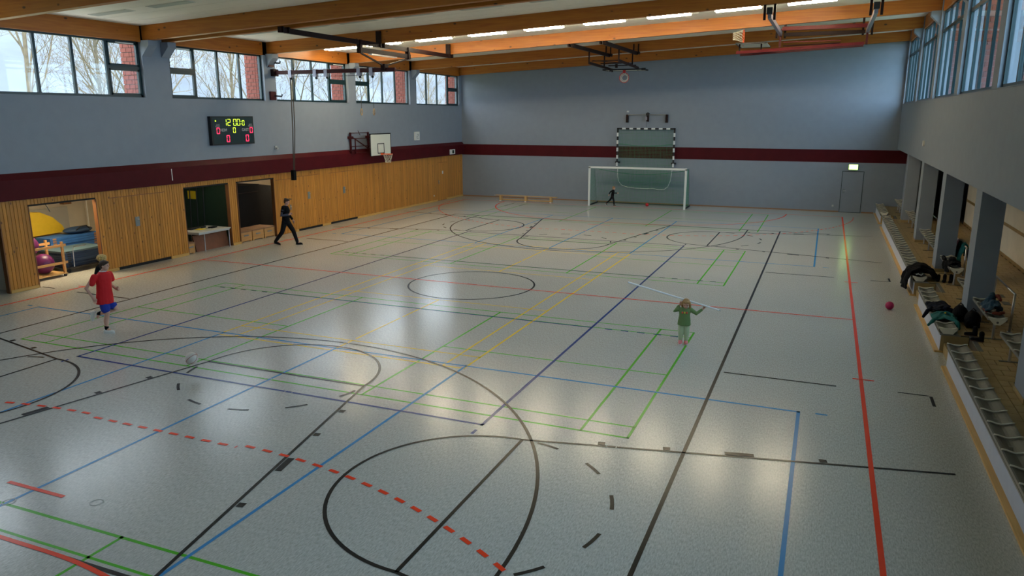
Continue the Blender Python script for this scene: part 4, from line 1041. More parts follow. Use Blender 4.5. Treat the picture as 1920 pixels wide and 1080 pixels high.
MB().box(-15.5, -15.44, -2.3, -.6, 0, 1.62).build('panel', 'table_white', t); MB().box(-15.44, -15.4, -2.3, -2.25, 0, 1.75).build('post', 'white_paint', t)
b = MB(); b.tube([(-14.6, -.5, 0), (-14.6, -.5, 2.3)], .02, 8); tag(b.build('steel_post', 'white_paint'), 'thin white post beside the right jamb of the mat storage', 'post')
tag(MB().box(-15.6, -15.4, -.75, -.45, 1.7, 2.1).build('wall_box', 'leather'), 'small brown box on the back wall of the mat storage', 'box')
t = thing('gate_stay', (-11.5, -4.0, 2.2), 'dark stay hanging under the lintel of the mat storage opening', 'stay'); b = MB(); b.tube([(-11.6, -4.15, 2.29), (-11.55, -4.05, 2.0)], .012, 5); b.build('rod', 'black', t)
# middle opening: table, brown board, box
t = thing('white_table', (-11.6, 1.6, 0), 'pale table with steel legs standing in the storage opening', 'table')
MB().box(-12.15, -11.0, .9, 2.45, .68, .72).build('top', 'table_white', t); MB().box(-12.12, -11.03, .93, 2.42, .63, .68).build('apron', 'socket', t)
for x in (-12.1, -11.06):
    for y in (1.2, 2.4): b = MB(); b.tube([(x, y, 0), (x, y, .65)], .018, 8); b.build('leg', 'steel', t)
tag(MB().box(-11.72, -11.45, 1.42, 1.75, .721, .729).build('yellow_paper', 'yellow_sign'), 'yellow sheet lying on the pale table', 'paper')
t = thing('black_case', (-11.7, 1.7, .72), 'dark flat case lying on the pale table', 'case'); MB().box(-11.95, -11.75, 1.3, 2.0, .721, .775).build('body', 'black', t); b = MB(); b.tube([(-11.75, 1.55, .75), (-11.7, 1.55, .75), (-11.7, 1.7, .75), (-11.75, 1.7, .75)], .008, 5); b.build('handle', 'steel', t)
t = thing('headset', (-11.5, 2.0, .72), 'small black device with a cable on the pale table', 'device'); MB().box(-11.6, -11.4, 1.95, 2.2, .721, .76).build('body', 'black_cloth', t); b = MB(); b.tube([(-11.5, 1.95, .73), (-11.45, 1.85, .728), (-11.55, 1.78, .728)], .006, 4); b.build('cable', 'black', t)
t = thing('brown_panel', (-11.35, 1.75, 0), 'big brown wooden panel leaning under the pale table', 'panel')
MB().add([(-11.28, 1.02, .0), (-11.28, 2.6, .0), (-11.32, 2.6, .0), (-11.32, 1.02, .0), (-11.38, .98, .56), (-11.38, 2.6, .56), (-11.42, 2.6, .56), (-11.42, .98, .56)], BF).build('face', 'brown_board', t)
MB().box(-11.43, -11.37, .97, 2.6, .555, .575).build('edge_strip', 'leather', t)
def wbox(y0, y1, x0, x1, h, label):
    t = thing('wooden_box', ((x0 + x1) / 2, (y0 + y1) / 2, 0), label, 'box', 'low wooden vaulting boxes')
    MB().box(x0, x1, y0, y1, .035, h - .05).build('body', 'box_wood', t); MB().box(x0 - .015, x1 + .015, y0 - .01, y1 + .01, h - .05, h).build('lid', 'leather', t)
    for y in (y0 + .05, y1 - .05):
        for x in (x0 + .05, x1 - .05): MB().box(x - .04, x + .04, y - .04, y + .04, 0, .035).build('foot', 'box_wood', t)
    yc = (y0 + y1) / 2; MB().box(x1, x1 + .004, yc - .13, yc + .13, h * .52, h * .52 + .05).build('grip_slot', 'grey_plate', t)
wbox(3.14, 3.75, -11.95, -11.2, .42, 'low wooden box in the right opening, left of three'); wbox(3.79, 4.42, -11.95, -11.2, .42, 'low wooden box in the right opening, middle of three'); wbox(4.46, 5.08, -11.95, -11.2, .42, 'low wooden box in the right opening, next to the walking woman')
wbox(.49, .86, -11.9, -11.2, .40, 'low wooden box at the left edge of the table opening')
t = thing('yellow_notice', (-13.2, 2.89, 1.7), 'yellow notice sheet on the dark green storage wall', 'notice'); MB().box(-13.4, -12.95, 2.885, 2.897, 1.62, 1.93).build('sheet', 'yellow_sign', t)
t = thing('pole_stand', (-13, 2.6, 0), 'dark rack of upright poles behind the pale table', 'rack')
MB().box(-14.6, -12.2, 2.45, 2.8, 0, .08).build('base', 'black', t)
for i in range(7):
    x = -14.4 + i * .33; b = MB(); b.tube([(x, 2.6, .08), (x + .05, 2.65, 2.25)], .022, 6); b.build('pole', 'black', t)
for i in range(3):
    z = 2.30 + i * .12; b = MB(); b.tube([(-15.2, 1.2 + i * .3, z), (-11.7, 1.5 + i * .35, z + .02)], .022, 6); tag(b.build('horizontal_pole', 'white_paint'), 'pale pole under the storage ceiling above the table, %s of three' % ('lowest', 'middle', 'highest')[i], 'pole', 'pale poles under the storage ceiling')
def chair(x, y, rz, label):
    t = thing('steel_chair', (x, y, 0), label, 'chair', 'chairs behind the table')
    MB().box(x - .2, x + .2, y - .2, y + .2, .43, .46).build('seat', 'black', t); MB().box(x - .22, x - .19, y - .2, y + .2, .62, .85).build('backrest', 'black', t)
    for dx in (-.18, .18):
        for dy in (-.18, .18): b = MB(); b.tube([(x + dx, y + dy, 0), (x + dx, y + dy, .43 if dx > 0 else .8)], .013, 6); b.build('leg', 'steel', t)
chair(-12.9, 1.35, 0, 'dark steel-legged chair behind the pale table, left one'); chair(-12.9, 2.05, 0, 'dark steel-legged chair behind the pale table, right one')
# right opening: black covered pile
t = thing('covered_pile', (-13.2, 5.4, 0), 'tall pile under black covers behind the wooden boxes', 'pile')
MB().box(-14.6, -12.3, 3.2, 5.6, 0, 2.0).build('cover', 'black_cloth', t); MB().prism([(5.6, 0), (7.0, 0), (6.95, 1.5), (6.6, 1.85), (5.6, 2.0)], 0, -14.4, -12.5).build('cover_fold', 'black_cloth', t); MB().box(-14.3, -12.9, 6.9, 7.4, 1.55, 1.72).build('top_flap', 'black_cloth', t)
MB().box(-14.65, -12.28, 3.3, 5.5, 1.7, 1.72).build('strap', 'brown_steel', t)
t = thing('yellow_plant', (-14.6, 8.2, 1.0), 'yellow bunch of straps on the green cabinet in the right storage room', 'straps')
b = MB(); rd = random.Random(5)
for i in range(14): b.tube([(-14.6, 8.2, 1.02), (-14.6 + rd.uniform(-.3, .3), 8.2 + rd.uniform(-.3, .4), 1.25 + rd.uniform(0, .3))], .03, 5)
b.build('strands', 'yellow_vinyl', t)
t = thing('green_cabinet', (-14.6, 8.2, 0), 'dark green cabinet in the right storage room', 'cabinet'); MB().box(-15.3, -13.9, 7.2, 9.4, 0, 1.0).build('body', 'dark_green', t); MB().box(-13.9, -13.88, 7.25, 8.28, .05, .95).build('door', 'dark_green', t); MB().box(-13.9, -13.88, 8.32, 9.35, .05, .95).build('door', 'dark_green', t)
# dark equipment in the opening at the left edge
t = thing('dark_cupboard', (-13.0, -7.5, 0), 'dark equipment cupboard in the opening at the left edge', 'cupboard'); MB().box(-13.8, -12.4, -9.0, -5.7, 0, 2.1).build('body', 'black', t); MB().box(-12.4, -12.38, -8.9, -7.4, .1, 2.0).build('door', 'black_cloth', t)

# ------------------------------------------------------------------ balls in the hall
ball('play_ball', (10.86, 1.42, .10), .10, 'pink_ball', 'pink ball lying near the front bench')
ball('play_ball', (.45, 20.74, .09), .09, 'red_ball', 'red ball lying inside the white goal')
t = ball('flying_ball', (-1.49, -8.92, .32), .115, 'ball_white', 'pale ball in mid air left of the free throw circle')
b = MB(); b.tube([(-1.49 + .1155 * math.cos(2 * PI * i / 28), -8.92 + .08 * math.sin(2 * PI * i / 28), .32 + .083 * math.sin(2 * PI * i / 28)) for i in range(28)], .006, 4, closed=True); b.build('seam', 'ball_stripe', t)
b = MB(); b.tube([(-1.49 + .082 * math.cos(2 * PI * i / 28), -8.92 - .115 * math.sin(2 * PI * i / 28), .32 + .082 * math.cos(2 * PI * i / 28)) for i in range(28)], .006, 4, closed=True); b.build('seam', 'ball_stripe', t)

# ------------------------------------------------------------------ soft things: voxel-joined shapes
def fuse(mb, name, m, parent=None, voxel=.012, smooth=4, noise=0.0):
    me = mb.mesh(name, m, wloc(parent) if parent is not None else Vector((0, 0, 0)))
    o = bpy.data.objects.new(name, me); COL.objects.link(o)
    r = o.modifiers.new('r', 'REMESH'); r.mode = 'VOXEL'; r.voxel_size = voxel; r.use_smooth_shade = True
    if noise > 0:
        tx = bpy.data.textures.new(name, 'CLOUDS'); tx.noise_scale = .09; d = o.modifiers.new('d', 'DISPLACE'); d.texture = tx; d.strength = noise; d.mid_level = .5; d.texture_coords = 'LOCAL'
    if smooth: s = o.modifiers.new('s', 'SMOOTH'); s.iterations = smooth; s.factor = .5
    dg = bpy.context.evaluated_depsgraph_get(); dg.update()
    me2 = bpy.data.meshes.new_from_object(o.evaluated_get(dg)); me2.materials.clear(); me2.materials.append(M[m] if isinstance(m, str) else M[m[0]])
    o.modifiers.clear(); o.data = me2
    me2.polygons.foreach_set('use_smooth', [True] * len(me2.polygons))
    if parent is not None: o.parent = parent
    return o
def blob(mb, pts, rs, n=10):
    """rounded limb through pts"""
    pts = [Vector(p) for p in pts]; P = []; Rr = []
    for i, p in enumerate(pts):
        if i == 0:
            d = (pts[0] - pts[1]).normalized()
            for a in (1.0, .8, .45): P.append(p + d * rs[0] * a); Rr.append(max(.0008, rs[0] * math.sqrt(max(0, 1 - a * a))))
        P.append(p); Rr.append(rs[i])
        if i == len(pts) - 1:
            d = (pts[-1] - pts[-2]).normalized()
            for a in (.45, .8, 1.0): P.append(p + d * rs[-1] * a); Rr.append(max(.0008, rs[-1] * math.sqrt(max(0, 1 - a * a))))
    mb.tube(P, Rr, n)
def drape(mb, path, y0, y1, th, amp, seed, taper=.0):
    """thick folded cloth following path (x, z) and spread between y0 and y1"""
    rd = random.Random(seed); P = [Vector((x, 0, z)) for x, z in path]; Q = []
    for a, b2 in zip(P, P[1:]):
        for i in range(5): Q.append(a.lerp(b2, i / 5))
    Q.append(P[-1]); ny = 14; vs = []; ph = [rd.uniform(0, 6) for _ in range(6)]; k = len(Q)
    for lay in (1, -1):
        for i, q in enumerate(Q):
            d = (Q[min(i + 1, k - 1)] - Q[max(i - 1, 0)]).normalized(); nrm = Vector((-d.z, 0, d.x)); nrm = nrm if nrm.z >= 0 or abs(d.x) < .2 else -nrm
            e0 = y0 + .05 * math.sin(i * .7 + ph[0]) + taper * i / k; e1 = y1 + .05 * math.sin(i * .6 + ph[1]) - taper * i / k
            for j in range(ny + 1):
                v = j / ny; off = amp * (math.sin(v * 11 + i * .25 + ph[2]) + .6 * math.sin(v * 21 - i * .4 + ph[3])) * .5
                edge = min(1, 3.5 * min(v, 1 - v) + .25)
                vs.append(q + Vector((0, e0 + (e1 - e0) * v, 0)) + nrm * (off + lay * th * .5 * edge))
    n = ny + 1; fs = []; B = k * n
    for i in range(k - 1):
        for j in range(ny): a = i * n + j; fs += [(a, a + 1, a + n + 1, a + n), (B + a, B + a + n, B + a + n + 1, B + a + 1)]
    for i in range(k - 1): a = i * n; c = i * n + ny; fs += [(a, a + n, B + a + n, B + a), (c, B + c, B + c + n, c + n)]
    for j in range(ny): a = j; c = (k - 1) * n + j; fs += [(a, B + a, B + a + 1, a + 1), (c, c + 1, B + c + 1, B + c)]
    mb.add(vs, fs)
# black coat over the near end of the long front bench
t = thing('black_coat', (11.65, 3.5, .5), 'big black coat draped over the near end of the long front bench', 'coat')
b = MB(); drape(b, [(11.36, .13), (11.38, .40), (11.48, .62), (11.66, .72), (11.86, .68), (12.0, .56), (12.1, .43)], 3.42, 4.35, .10, .05, 1); blob(b, [(11.46, 3.75, .6), (11.7, 3.7, .7), (11.95, 3.7, .62)], [.09, .12, .09]); blob(b, [(11.5, 4.3, .55), (11.75, 4.5, .6)], [.08, .09]); fuse(b, 'coat', 'black_cloth', t, .016, 2, .03)
b = MB(); b.tube([(11.58, 3.40, .56), (11.63, 3.38, .59), (11.70, 3.40, .55), (11.74, 3.39, .60)], .016, 6); b.build('zip_flap', 'socket', t)
t = thing('navy_jacket', (11.7, -.4, .5), 'navy jacket lying across the short front bench', 'jacket')
b = MB(); drape(b, [(11.46, .53), (11.56, .55), (11.7, .575), (11.84, .56), (11.93, .50)], -.62, .18, .06, .035, 2); blob(b, [(11.52, -.5, .55), (11.44, -.62, .52), (11.36, -.72, .40)], [.05, .045, .035]); blob(b, [(11.8, -.55, .57), (11.93, -.5, .52), (11.96, -.4, .45)], [.07, .06, .04]); fuse(b, 'cloth', 'navy_cloth', t, .012, 2, .03)
t = thing('teal_jacket', (11.7, -1.2, .5), 'teal hooded jacket on the short front bench', 'jacket')
b = MB(); drape(b, [(11.46, .52), (11.56, .545), (11.7, .57), (11.84, .555), (11.92, .49)], -1.42, -.86, .055, .03, 3); blob(b, [(11.52, -1.36, .54), (11.45, -1.45, .5), (11.37, -1.55, .43)], [.045, .04, .03]); blob(b, [(11.84, -1.4, .55), (11.9, -1.55, .5), (11.92, -1.62, .43)], [.05, .045, .035]); fuse(b, 'cloth', 'teal_cloth', t, .011, 2, .025)
b = MB(); b.tube([(11.72 + .12 * math.cos(a / 10 * PI), -1.2 + .12 * math.sin(a / 10 * PI), .625 - .008 * abs(a - 5)) for a in range(-1, 12)], [.02 + .012 * math.sin(a / 12 * PI) for a in range(13)], 6); b.build('hood', 'teal_cloth', t, True)
MB().ellipsoid((11.7, -1.2, .635), .022, .022, .016, 8, 6).build('badge', 'yellow_sign', t)
for k, (x, y, lab) in enumerate(((12.03, -.82, 'black backpack on the tiles behind the teal jacket'), (12.2, -1.25, 'black sports bag on the tiles beside the boots'))):
    t = thing('backpack', (x, y, ZT), lab, 'bag'); b = MB(); b.ellipsoid((x, y, ZT + .17), .15, .19, .19, 14, 10); b.ellipsoid((x + .06, y + .12, ZT + .13), .12, .14, .13, 12, 8); b.box(x - .13, x + .13, y - .15, y + .15, ZT + .02, ZT + .14); fuse(b, 'body', 'black_cloth', t, .015, 3, .02)
    b = MB(); b.tube([(x - .06, y, ZT + .34), (x - .02, y - .05, ZT + .42), (x + .04, y - .02, ZT + .36)], .014, 6); b.build('strap', 'black', t)
def boot(x, y, rz, h, L, m, label, group):
    t = thing('boot', (x, y, ZT), label, 'shoe', group); R = Matrix.Rotation(rz, 3, 'Z')
    P = lambda a, c, z: Vector((x, y, ZT)) + R @ Vector((a, c, z))
    b = MB(); blob(b, [P(-L * .3, 0, .045), P(L * .1, 0, .042), P(L * .36, 0, .036)], [.042, .04, .034]); blob(b, [P(-L * .28, 0, .05), P(-L * .25, 0, h)], [.045, .048]); fuse(b, 'upper', m, t, .009, 2)
    s = MB(); k = 14; s.prism([tuple((R @ Vector((math.cos(2 * PI * i / k) * L * .48 + .02 * 0, math.sin(2 * PI * i / k) * .045, 0)))[:2]) for i in range(k)], 2, 0, .02)
    s.v = [(v[0] + x, v[1] + y, v[2] + ZT) for v in s.v]; s.build('sole', 'boot_brown', t)
boot(12.08, -1.98, PI * .97, .17, .25, 'black_cloth', 'dark ankle boot on the tiles, the farther of the pair beside the bag', 'boots beside the sports bag'); boot(12.13, -2.38, PI * .94, .17, .25, 'black_cloth', 'dark ankle boot on the tiles, the nearer of the pair beside the bag', 'boots beside the sports bag')
for k, (x, y) in enumerate(((12.12, 3.55), (12.26, 3.5), (12.40, 3.45))): boot(x, y, -PI * .6, .14 + .02 * k, .22, 'black_cloth', 'dark shoe on the tiles beside the black coat, %s of three' % ('left', 'middle', 'right')[k], 'shoes beside the black coat')
t = thing('orange_blue_jacket', (12.45, -1.6, .86), 'blue and orange jacket heaped on the rear bench', 'jacket')
b = MB(); drape(b, [(12.30, .9), (12.36, .98), (12.44, 1.06), (12.50, 1.02), (12.57, .9)], -1.95, -1.35, .07, .05, 4, .08); blob(b, [(12.42, -1.45, 1.02), (12.46, -1.4, 1.14)], [.1, .06]); fuse(b, 'cloth', 'bluegrey_cloth', t, .012, 2, .05)
b = MB(); blob(b, [(12.48, -1.38, 1.1), (12.55, -1.45, 1.14), (12.58, -1.55, 1.08)], [.04, .035, .03]); blob(b, [(12.4, -2.0, .895), (12.5, -2.02, .90), (12.58, -1.95, .91)], [.03, .04, .03]); blob(b, [(12.32, -1.5, .9), (12.31, -1.85, .895)], [.03, .03]); fuse(b, 'orange_trim', 'orange_cloth', t, .01, 1, .03)
t = thing('black_jackets', (12.42, 3.9, .86), 'black jacket with pale trim lying on the rear bench behind the coat', 'jacket')
b = MB(); drape(b, [(12.27, .70), (12.28, .86), (12.36, .92), (12.48, .94), (12.58, .88)], 3.3, 4.0, .07, .04, 5); blob(b, [(12.4, 3.6, .95), (12.46, 3.9, .95)], [.09, .09]); blob(b, [(12.3, 4.1, .9), (12.32, 4.55, .9)], [.05, .045]); fuse(b, 'cloth', 'black_cloth', t, .013, 2, .04)
b = MB(); blob(b, [(12.34, 3.98, 1.0), (12.42, 3.92, 1.04), (12.52, 3.85, 1.0)], [.025, .03, .02]); fuse(b, 'pale_trim', 'cream_fur', t, .01, 1, .02)
t = thing('hanging_jacket', (12.85, 5.3, 1.2), 'teal and purple jacket hanging over the steel handrail', 'jacket')
b = MB(); drape(b, [(12.74, .72), (12.78, .95), (12.82, 1.2), (12.87, 1.235), (12.92, 1.1), (12.95, .85)], 4.78, 5.5, .05, .05, 6, .06); fuse(b, 'cloth', 'teal_cloth', t, .013, 2, .03)
b = MB(); drape(b, [(12.73, .93), (12.78, 1.1), (12.84, 1.235), (12.9, 1.1), (12.93, .95)], 5.45, 5.85, .05, .03, 7, .03); fuse(b, 'sleeve', 'purple_cloth', t, .012, 2, .02)
b = MB(); blob(b, [(12.76, 5.1, .85), (12.76, 5.14, .55)], [.065, .055]); blob(b, [(12.96, 4.8, 1.05), (12.97, 4.72, .8)], [.06, .05]); fuse(b, 'lining', 'navy_cloth', t, .012, 2, .02)
b = MB(); blob(b, [(12.82, 5.6, 1.26), (12.84, 5.35, 1.28), (12.86, 5.1, 1.26)], [.03, .035, .03]); fuse(b, 'fur_collar', 'cream_fur', t, .01, 1, .03)

# ------------------------------------------------------------------ people
class Fig:
    """joints are given as (right, forward, up) in metres from the feet, a: heading angle from +Y towards +X"""
    def __init__(s, loc, a, label, s_=1.0):
        s.t = thing('person', loc, label, 'person'); s.L = Vector(loc); s.k = s_
        s.F = Vector((math.sin(a), math.cos(a), 0)); s.R = Vector((math.cos(a), -math.sin(a), 0))
    def p(s, q): return s.L + s.R * (q[0] * s.k) + s.F * (q[1] * s.k) + Vector((0, 0, q[2] * s.k))
    def d(s, q): return s.R * q[0] + s.F * q[1] + Vector((0, 0, q[2]))
    def limb(s, mb, pts, rs): blob(mb, [s.p(q) for q in pts], [r * s.k for r in rs], 12)
    def loft(s, mb, rings, yaw=0.0, n=16):
        """rings: (centre, rx, ry); yaw turns the torso about z"""
        c, sn = math.cos(yaw), math.sin(yaw); r_ = s.R * c + s.F * sn; f_ = s.F * c - s.R * sn; vs = []; fs = []
        for (q, rx, ry) in rings:
            o = s.p(q)
            for j in range(n): a = 2 * PI * j / n; vs.append(o + r_ * (rx * s.k * math.cos(a)) + f_ * (ry * s.k * math.sin(a)))
        for i in range(len(rings) - 1):
            for j in range(n): fs.append((i * n + j, i * n + (j + 1) % n, (i + 1) * n + (j + 1) % n, (i + 1) * n + j))
        fs += [tuple(range(n - 1, -1, -1)), tuple((len(rings) - 1) * n + j for j in range(n))]
        mb.add(vs, fs)
    def head(s, mb, c, fwd, hh, hairm, style):
        """adds skull, jaw, nose and ears to the body; eyes, mouth and hair become children"""
        f = s.d(fwd).normalized(); u = Vector((0, 0, 1)); u = (u - f * u.dot(f)).normalized(); r = f.cross(u)
        Rm = Matrix((r, f, u)).transposed(); o = s.p(c); h = hh * s.k
        P = lambda a, b, z: o + r * (a * h) + f * (b * h) + u * (z * h)
        mb.ellipsoid(P(0, -.02, .10), .335 * h, .42 * h, .40 * h, 18, 12, Rm); mb.ellipsoid(P(0, .10, -.20), .25 * h, .27 * h, .30 * h, 16, 10, Rm)
        blob(mb, [P(0, .37, .06), P(0, .45, -.08)], [.03 * h, .05 * h], 8)
        for e in (-1, 1): mb.ellipsoid(P(e * .335, -.02, -.02), .04 * h, .08 * h, .11 * h, 8, 6, Rm)
        s.face = []
        for e in (-1, 1): b = MB().ellipsoid(P(e * .14, .355, .02), .05 * h, .03 * h, .028 * h, 8, 6, Rm); s.face.append((b, 'eye', 'eye'))
        for e in (-1, 1): b = MB().ellipsoid(P(e * .14, .365, .10), .07 * h, .03 * h, .015 * h, 8, 6, Rm); s.face.append((b, 'eyebrow', hairm))
        s.face.append((MB().ellipsoid(P(0, .345, -.24), .09 * h, .04 * h, .025 * h, 8, 6, Rm), 'mouth', 'lip'))
        hb = MB(); hb.ellipsoid(P(0, -.07, .19), .375 * h, .43 * h, .36 * h, 18, 12, Rm); hb.ellipsoid(P(0, -.24, .0), .33 * h, .24 * h, .34 * h, 14, 10, Rm)
        if style == 'bun': hb.ellipsoid(P(0, -.30, .42), .17 * h, .17 * h, .17 * h, 12, 8, Rm); hb.ellipsoid(P(0, .22, .30), .30 * h, .2 * h, .12 * h, 12, 8, Rm)
        if style == 'long':
            for e in (-1, 1): blob(hb, [P(e * .32, -.05, .15), P(e * .40, .02, -.2), P(e * .38, .05, -.5)], [.14 * h, .13 * h, .07 * h], 8)
            blob(hb, [P(0, -.3, .1), P(0, -.34, -.5)], [.3 * h, .2 * h], 10); hb.ellipsoid(P(0, .2, .36), .3 * h, .22 * h, .14 * h, 12, 8, Rm)
        if style == 'short': hb.ellipsoid(P(0, .22, .34), .27 * h, .2 * h, .13 * h, 12, 8, Rm)
        if style == 'wild':
            rd = random.Random(11); hb.ellipsoid(P(0, -.08, .15), .52 * h, .58 * h, .44 * h, 14, 10, Rm)
            for i in range(16): a = rd.uniform(0, 2 * PI); blob(hb, [P(.3 * math.cos(a), -.1 + .3 * math.sin(a), .25), P(.72 * math.cos(a), -.1 + .72 * math.sin(a), rd.uniform(-.25, .5))], [.1 * h, .04 * h], 6)
        s.hair = (hb, hairm)
    def hand(s, mb, wrist, dr, side, sz, curl=.6):
        """palm and five fingers leaving the wrist along dr; side: direction of the thumb"""
        d = s.d(dr).normalized(); sd = s.d(side); sd = (sd - d * sd.dot(d)).normalized(); nrm = d.cross(sd); w = s.p(wrist); k = sz * s.k
        blob(mb, [w, w + d * (.045 * k) + sd * (.012 * k)], [.026 * k, .034 * k], 8); blob(mb, [w + d * (.03 * k) - sd * (.014 * k), w + d * (.075 * k) - sd * (.012 * k)], [.026 * k, .024 * k], 8)
        for i, L in enumerate((.068, .078, .072, .056)):
            b0 = w + d * (.082 * k) + sd * ((.03 - .02 * i) * k); c1, s1 = math.cos(curl), math.sin(curl); c2, s2 = math.cos(curl * 2.2), math.sin(curl * 2.2)
            p1 = b0 + (d * c1 + nrm * s1) * (L * .5 * k); p2 = p1 + (d * c2 + nrm * s2) * (L * .5 * k); blob(mb, [b0 - d * (.015 * k), b0, p1, p2], [.0105 * k, .0105 * k, .0095 * k, .008 * k], 6)
        t0 = w + d * (.03 * k) + sd * (.03 * k); t1 = t0 + (d * .75 + sd * .7).normalized() * (.035 * k); t2 = t1 + (d * .9 + sd * .1 + nrm * .5).normalized() * (.03 * k); blob(mb, [t0, t1, t2], [.013 * k, .011 * k, .009 * k], 6)
    def body(s, mb, voxel): 
        s.bo = fuse(mb, 'body', 'skin', s.t, voxel, 2)
        for b, n, m in s.face: b.build(n, m, s.t, True)
        fuse(s.hair[0], 'hair', s.hair[1], s.t, voxel * 1.2, 2, .006)
    def shoe(s, toe_pt, fwd, L, m, h=.075, lab='shoe', tilt=0.0, sole='white_sole'):
        """ankle-centred shoe: toe_pt is the middle of the sole"""
        f = s.d(fwd).normalized(); u = Vector((0, 0, 1)); u = (u - f * u.dot(f)).normalized(); o = s.p(toe_pt); k = s.k; L *= k
        b = MB(); blob(b, [o - f * (L * .30) + u * (.05 * k), o + f * (L * .05) + u * (.045 * k), o + f * (L * .34) + u * (.036 * k)], [.042 * k, .044 * k, .032 * k], 10); blob(b, [o - f * (L * .28) + u * (.05 * k), o - f * (L * .24) + u * (h * k)], [.042 * k, .042 * k], 10)
        so = fuse(b, lab, m, s.t, .008, 2)
        sb = MB(); r = f.cross(u); n = 14; vs = []
        for zz in (0.0, .022 * k):
            for i in range(n): a = 2 * PI * i / n; vs.append(o + f * (math.cos(a) * L * .49) + r * (math.sin(a) * .044 * k) + u * zz)
        sb.add(vs, [tuple(range(n - 1, -1, -1)), tuple(range(n, 2 * n))] + [(i, (i + 1) % n, n + (i + 1) % n, n + i) for i in range(n)]); sb.build('sole', sole, so)

# runner in the red shirt ------------------------------------------------
g = Fig((-5.4, -7.47, 0), math.atan2(.93, .37), 'running boy in a red shirt and blue shorts')
ank_r, kn_r, hip_r = (.09, .0, .10), (.09, .06, .47), (.075, -.02, .86)
kn_l, ank_l, hip_l = (-.10, .16, .50), (-.08, -.24, .40), (-.075, .02, .86)
sh_r, el_r, wr_r = (.185, -.08, 1.30), (.27, -.24, 1.06), (.22, -.14, .84)
sh_l, el_l, wr_l = (-.18, .06, 1.30), (-.23, .03, 1.04), (-.13, .20, .96)
b = MB()
g.limb(b, [hip_r, kn_r, (.095, .01, .28), ank_r], [.078, .056, .052, .036]); g.limb(b, [ank_r, (.09, .09, .05)], [.036, .03])
g.limb(b, [hip_l, kn_l, (-.09, -.02, .46), ank_l], [.078, .056, .052, .036]); g.limb(b, [ank_l, (-.08, -.27, .32)], [.036, .03])
g.limb(b, [sh_r, el_r, wr_r], [.05, .038, .027]); g.limb(b, [sh_l, el_l, wr_l], [.05, .038, .027])
g.loft(b, [((0, 0, .82), .13, .10), ((0, 0, .95), .15, .105), ((0, .01, 1.1), .145, .10), ((0, .02, 1.24), .165, .11), ((0, .02, 1.34), .15, .085), ((0, .02, 1.385), .06, .06)], -.35)
g.limb(b, [(0, .02, 1.34), (.01, .05, 1.45)], [.055, .052])
g.head(b, (.01, .08, 1.515), (-.05, 1, -.02), .225, 'hair_brown', 'short')
g.hand(b, wr_r, (-.1, .35, -.9), (.0, .9, .3), 1.0, .5); g.hand(b, wr_l, (.3, .9, .1), (.0, -.1, 1), 1.0, .7)
g.body(b, .0075)
b = MB(); g.loft(b, [((0, -.01, .67), .198, .16), ((0, -.01, .8), .188, .150), ((0, 0, .95), .172, .135), ((0, .01, 1.1), .168, .125), ((0, .02, 1.24), .18, .126), ((0, .02, 1.33), .165, .105), ((0, .02, 1.385), .085, .075)], -.35)
g.limb(b, [sh_r, (.215, -.13, 1.16)], [.065, .066]); g.limb(b, [sh_l, (-.205, .08, 1.17)], [.065, .066]); fuse(b, 'shirt', 'shirt_red', g.t, .012, 2, .012)
b = MB(); b.tube([g.p((.072 * math.cos(2 * PI * i / 16), .025 + .066 * math.sin(2 * PI * i / 16), 1.392)) for i in range(16)], .012, 6, closed=True); b.build('collar', 'white_sole', g.t, True)
b = MB(); g.loft(b, [((0, 0, .68), .165, .13), ((0, 0, .84), .158, .122)], -.2); g.limb(b, [(.075, -.0, .70), (.095, .03, .56)], [.095, .10]); g.limb(b, [(-.075, .02, .70), (-.09, .09, .60)], [.095, .098]); fuse(b, 'shorts', 'shorts_blue', g.t, .012, 2, .01)
for q0, q1 in ((ank_r, (.092, .002, .17)), (ank_l, (-.083, -.19, .42))): b = MB(); g.limb(b, [q0, q1], [.042, .044]); fuse(b, 'sock', 'black_cloth', g.t, .01, 1)
g.shoe((.09, .045, 0), (0, 1, 0), .27, 'white_sole'); g.shoe((-.08, -.34, .34), (0, -.35, -.93), .27, 'white_sole')
# blond child behind him -------------------------------------------------
g = Fig((-7.23, -6.03, 0), math.atan2(.93, .37), 'child with wild blond hair and black clothes behind the red shirted runner', .84)
b = MB()
for sx, kn, an in ((1, (.09, .05, .44), (.09, -.06, .09)), (-1, (-.09, .06, .44), (-.09, .04, .09))):
    g.limb(b, [(sx * .09, 0, .84), kn, an], [.085, .056, .036]); g.limb(b, [an, (an[0], an[1] + .08, .05)], [.036, .03])
g.limb(b, [(.18, 0, 1.28), (.22, -.08, 1.03), (.2, .05, .86)], [.05, .038, .027]); g.limb(b, [(-.18, 0, 1.28), (-.22, -.05, 1.03), (-.2, .08, .86)], [.05, .038, .027])
g.loft(b, [((0, 0, .8), .13, .1), ((0, 0, .95), .15, .105), ((0, .01, 1.24), .16, .11), ((0, .02, 1.34), .14, .085), ((0, .02, 1.385), .06, .06)])
g.limb(b, [(0, .02, 1.34), (0, .03, 1.45)], [.055, .052]); g.head(b, (0, .06, 1.52), (0, 1, 0), .25, 'hair_blond', 'wild')
g.hand(b, (.2, .05, .86), (-.1, .3, -.9), (0, .9, .3), 1, .5); g.hand(b, (-.2, .08, .86), (.1, .3, -.9), (0, .9, .3), 1, .5); g.body(b, .009)
b = MB(); g.loft(b, [((0, 0, .78), .165, .13), ((0, 0, .95), .165, .125), ((0, .01, 1.24), .18, .125), ((0, .02, 1.33), .165, .105), ((0, .02, 1.39), .08, .07)])
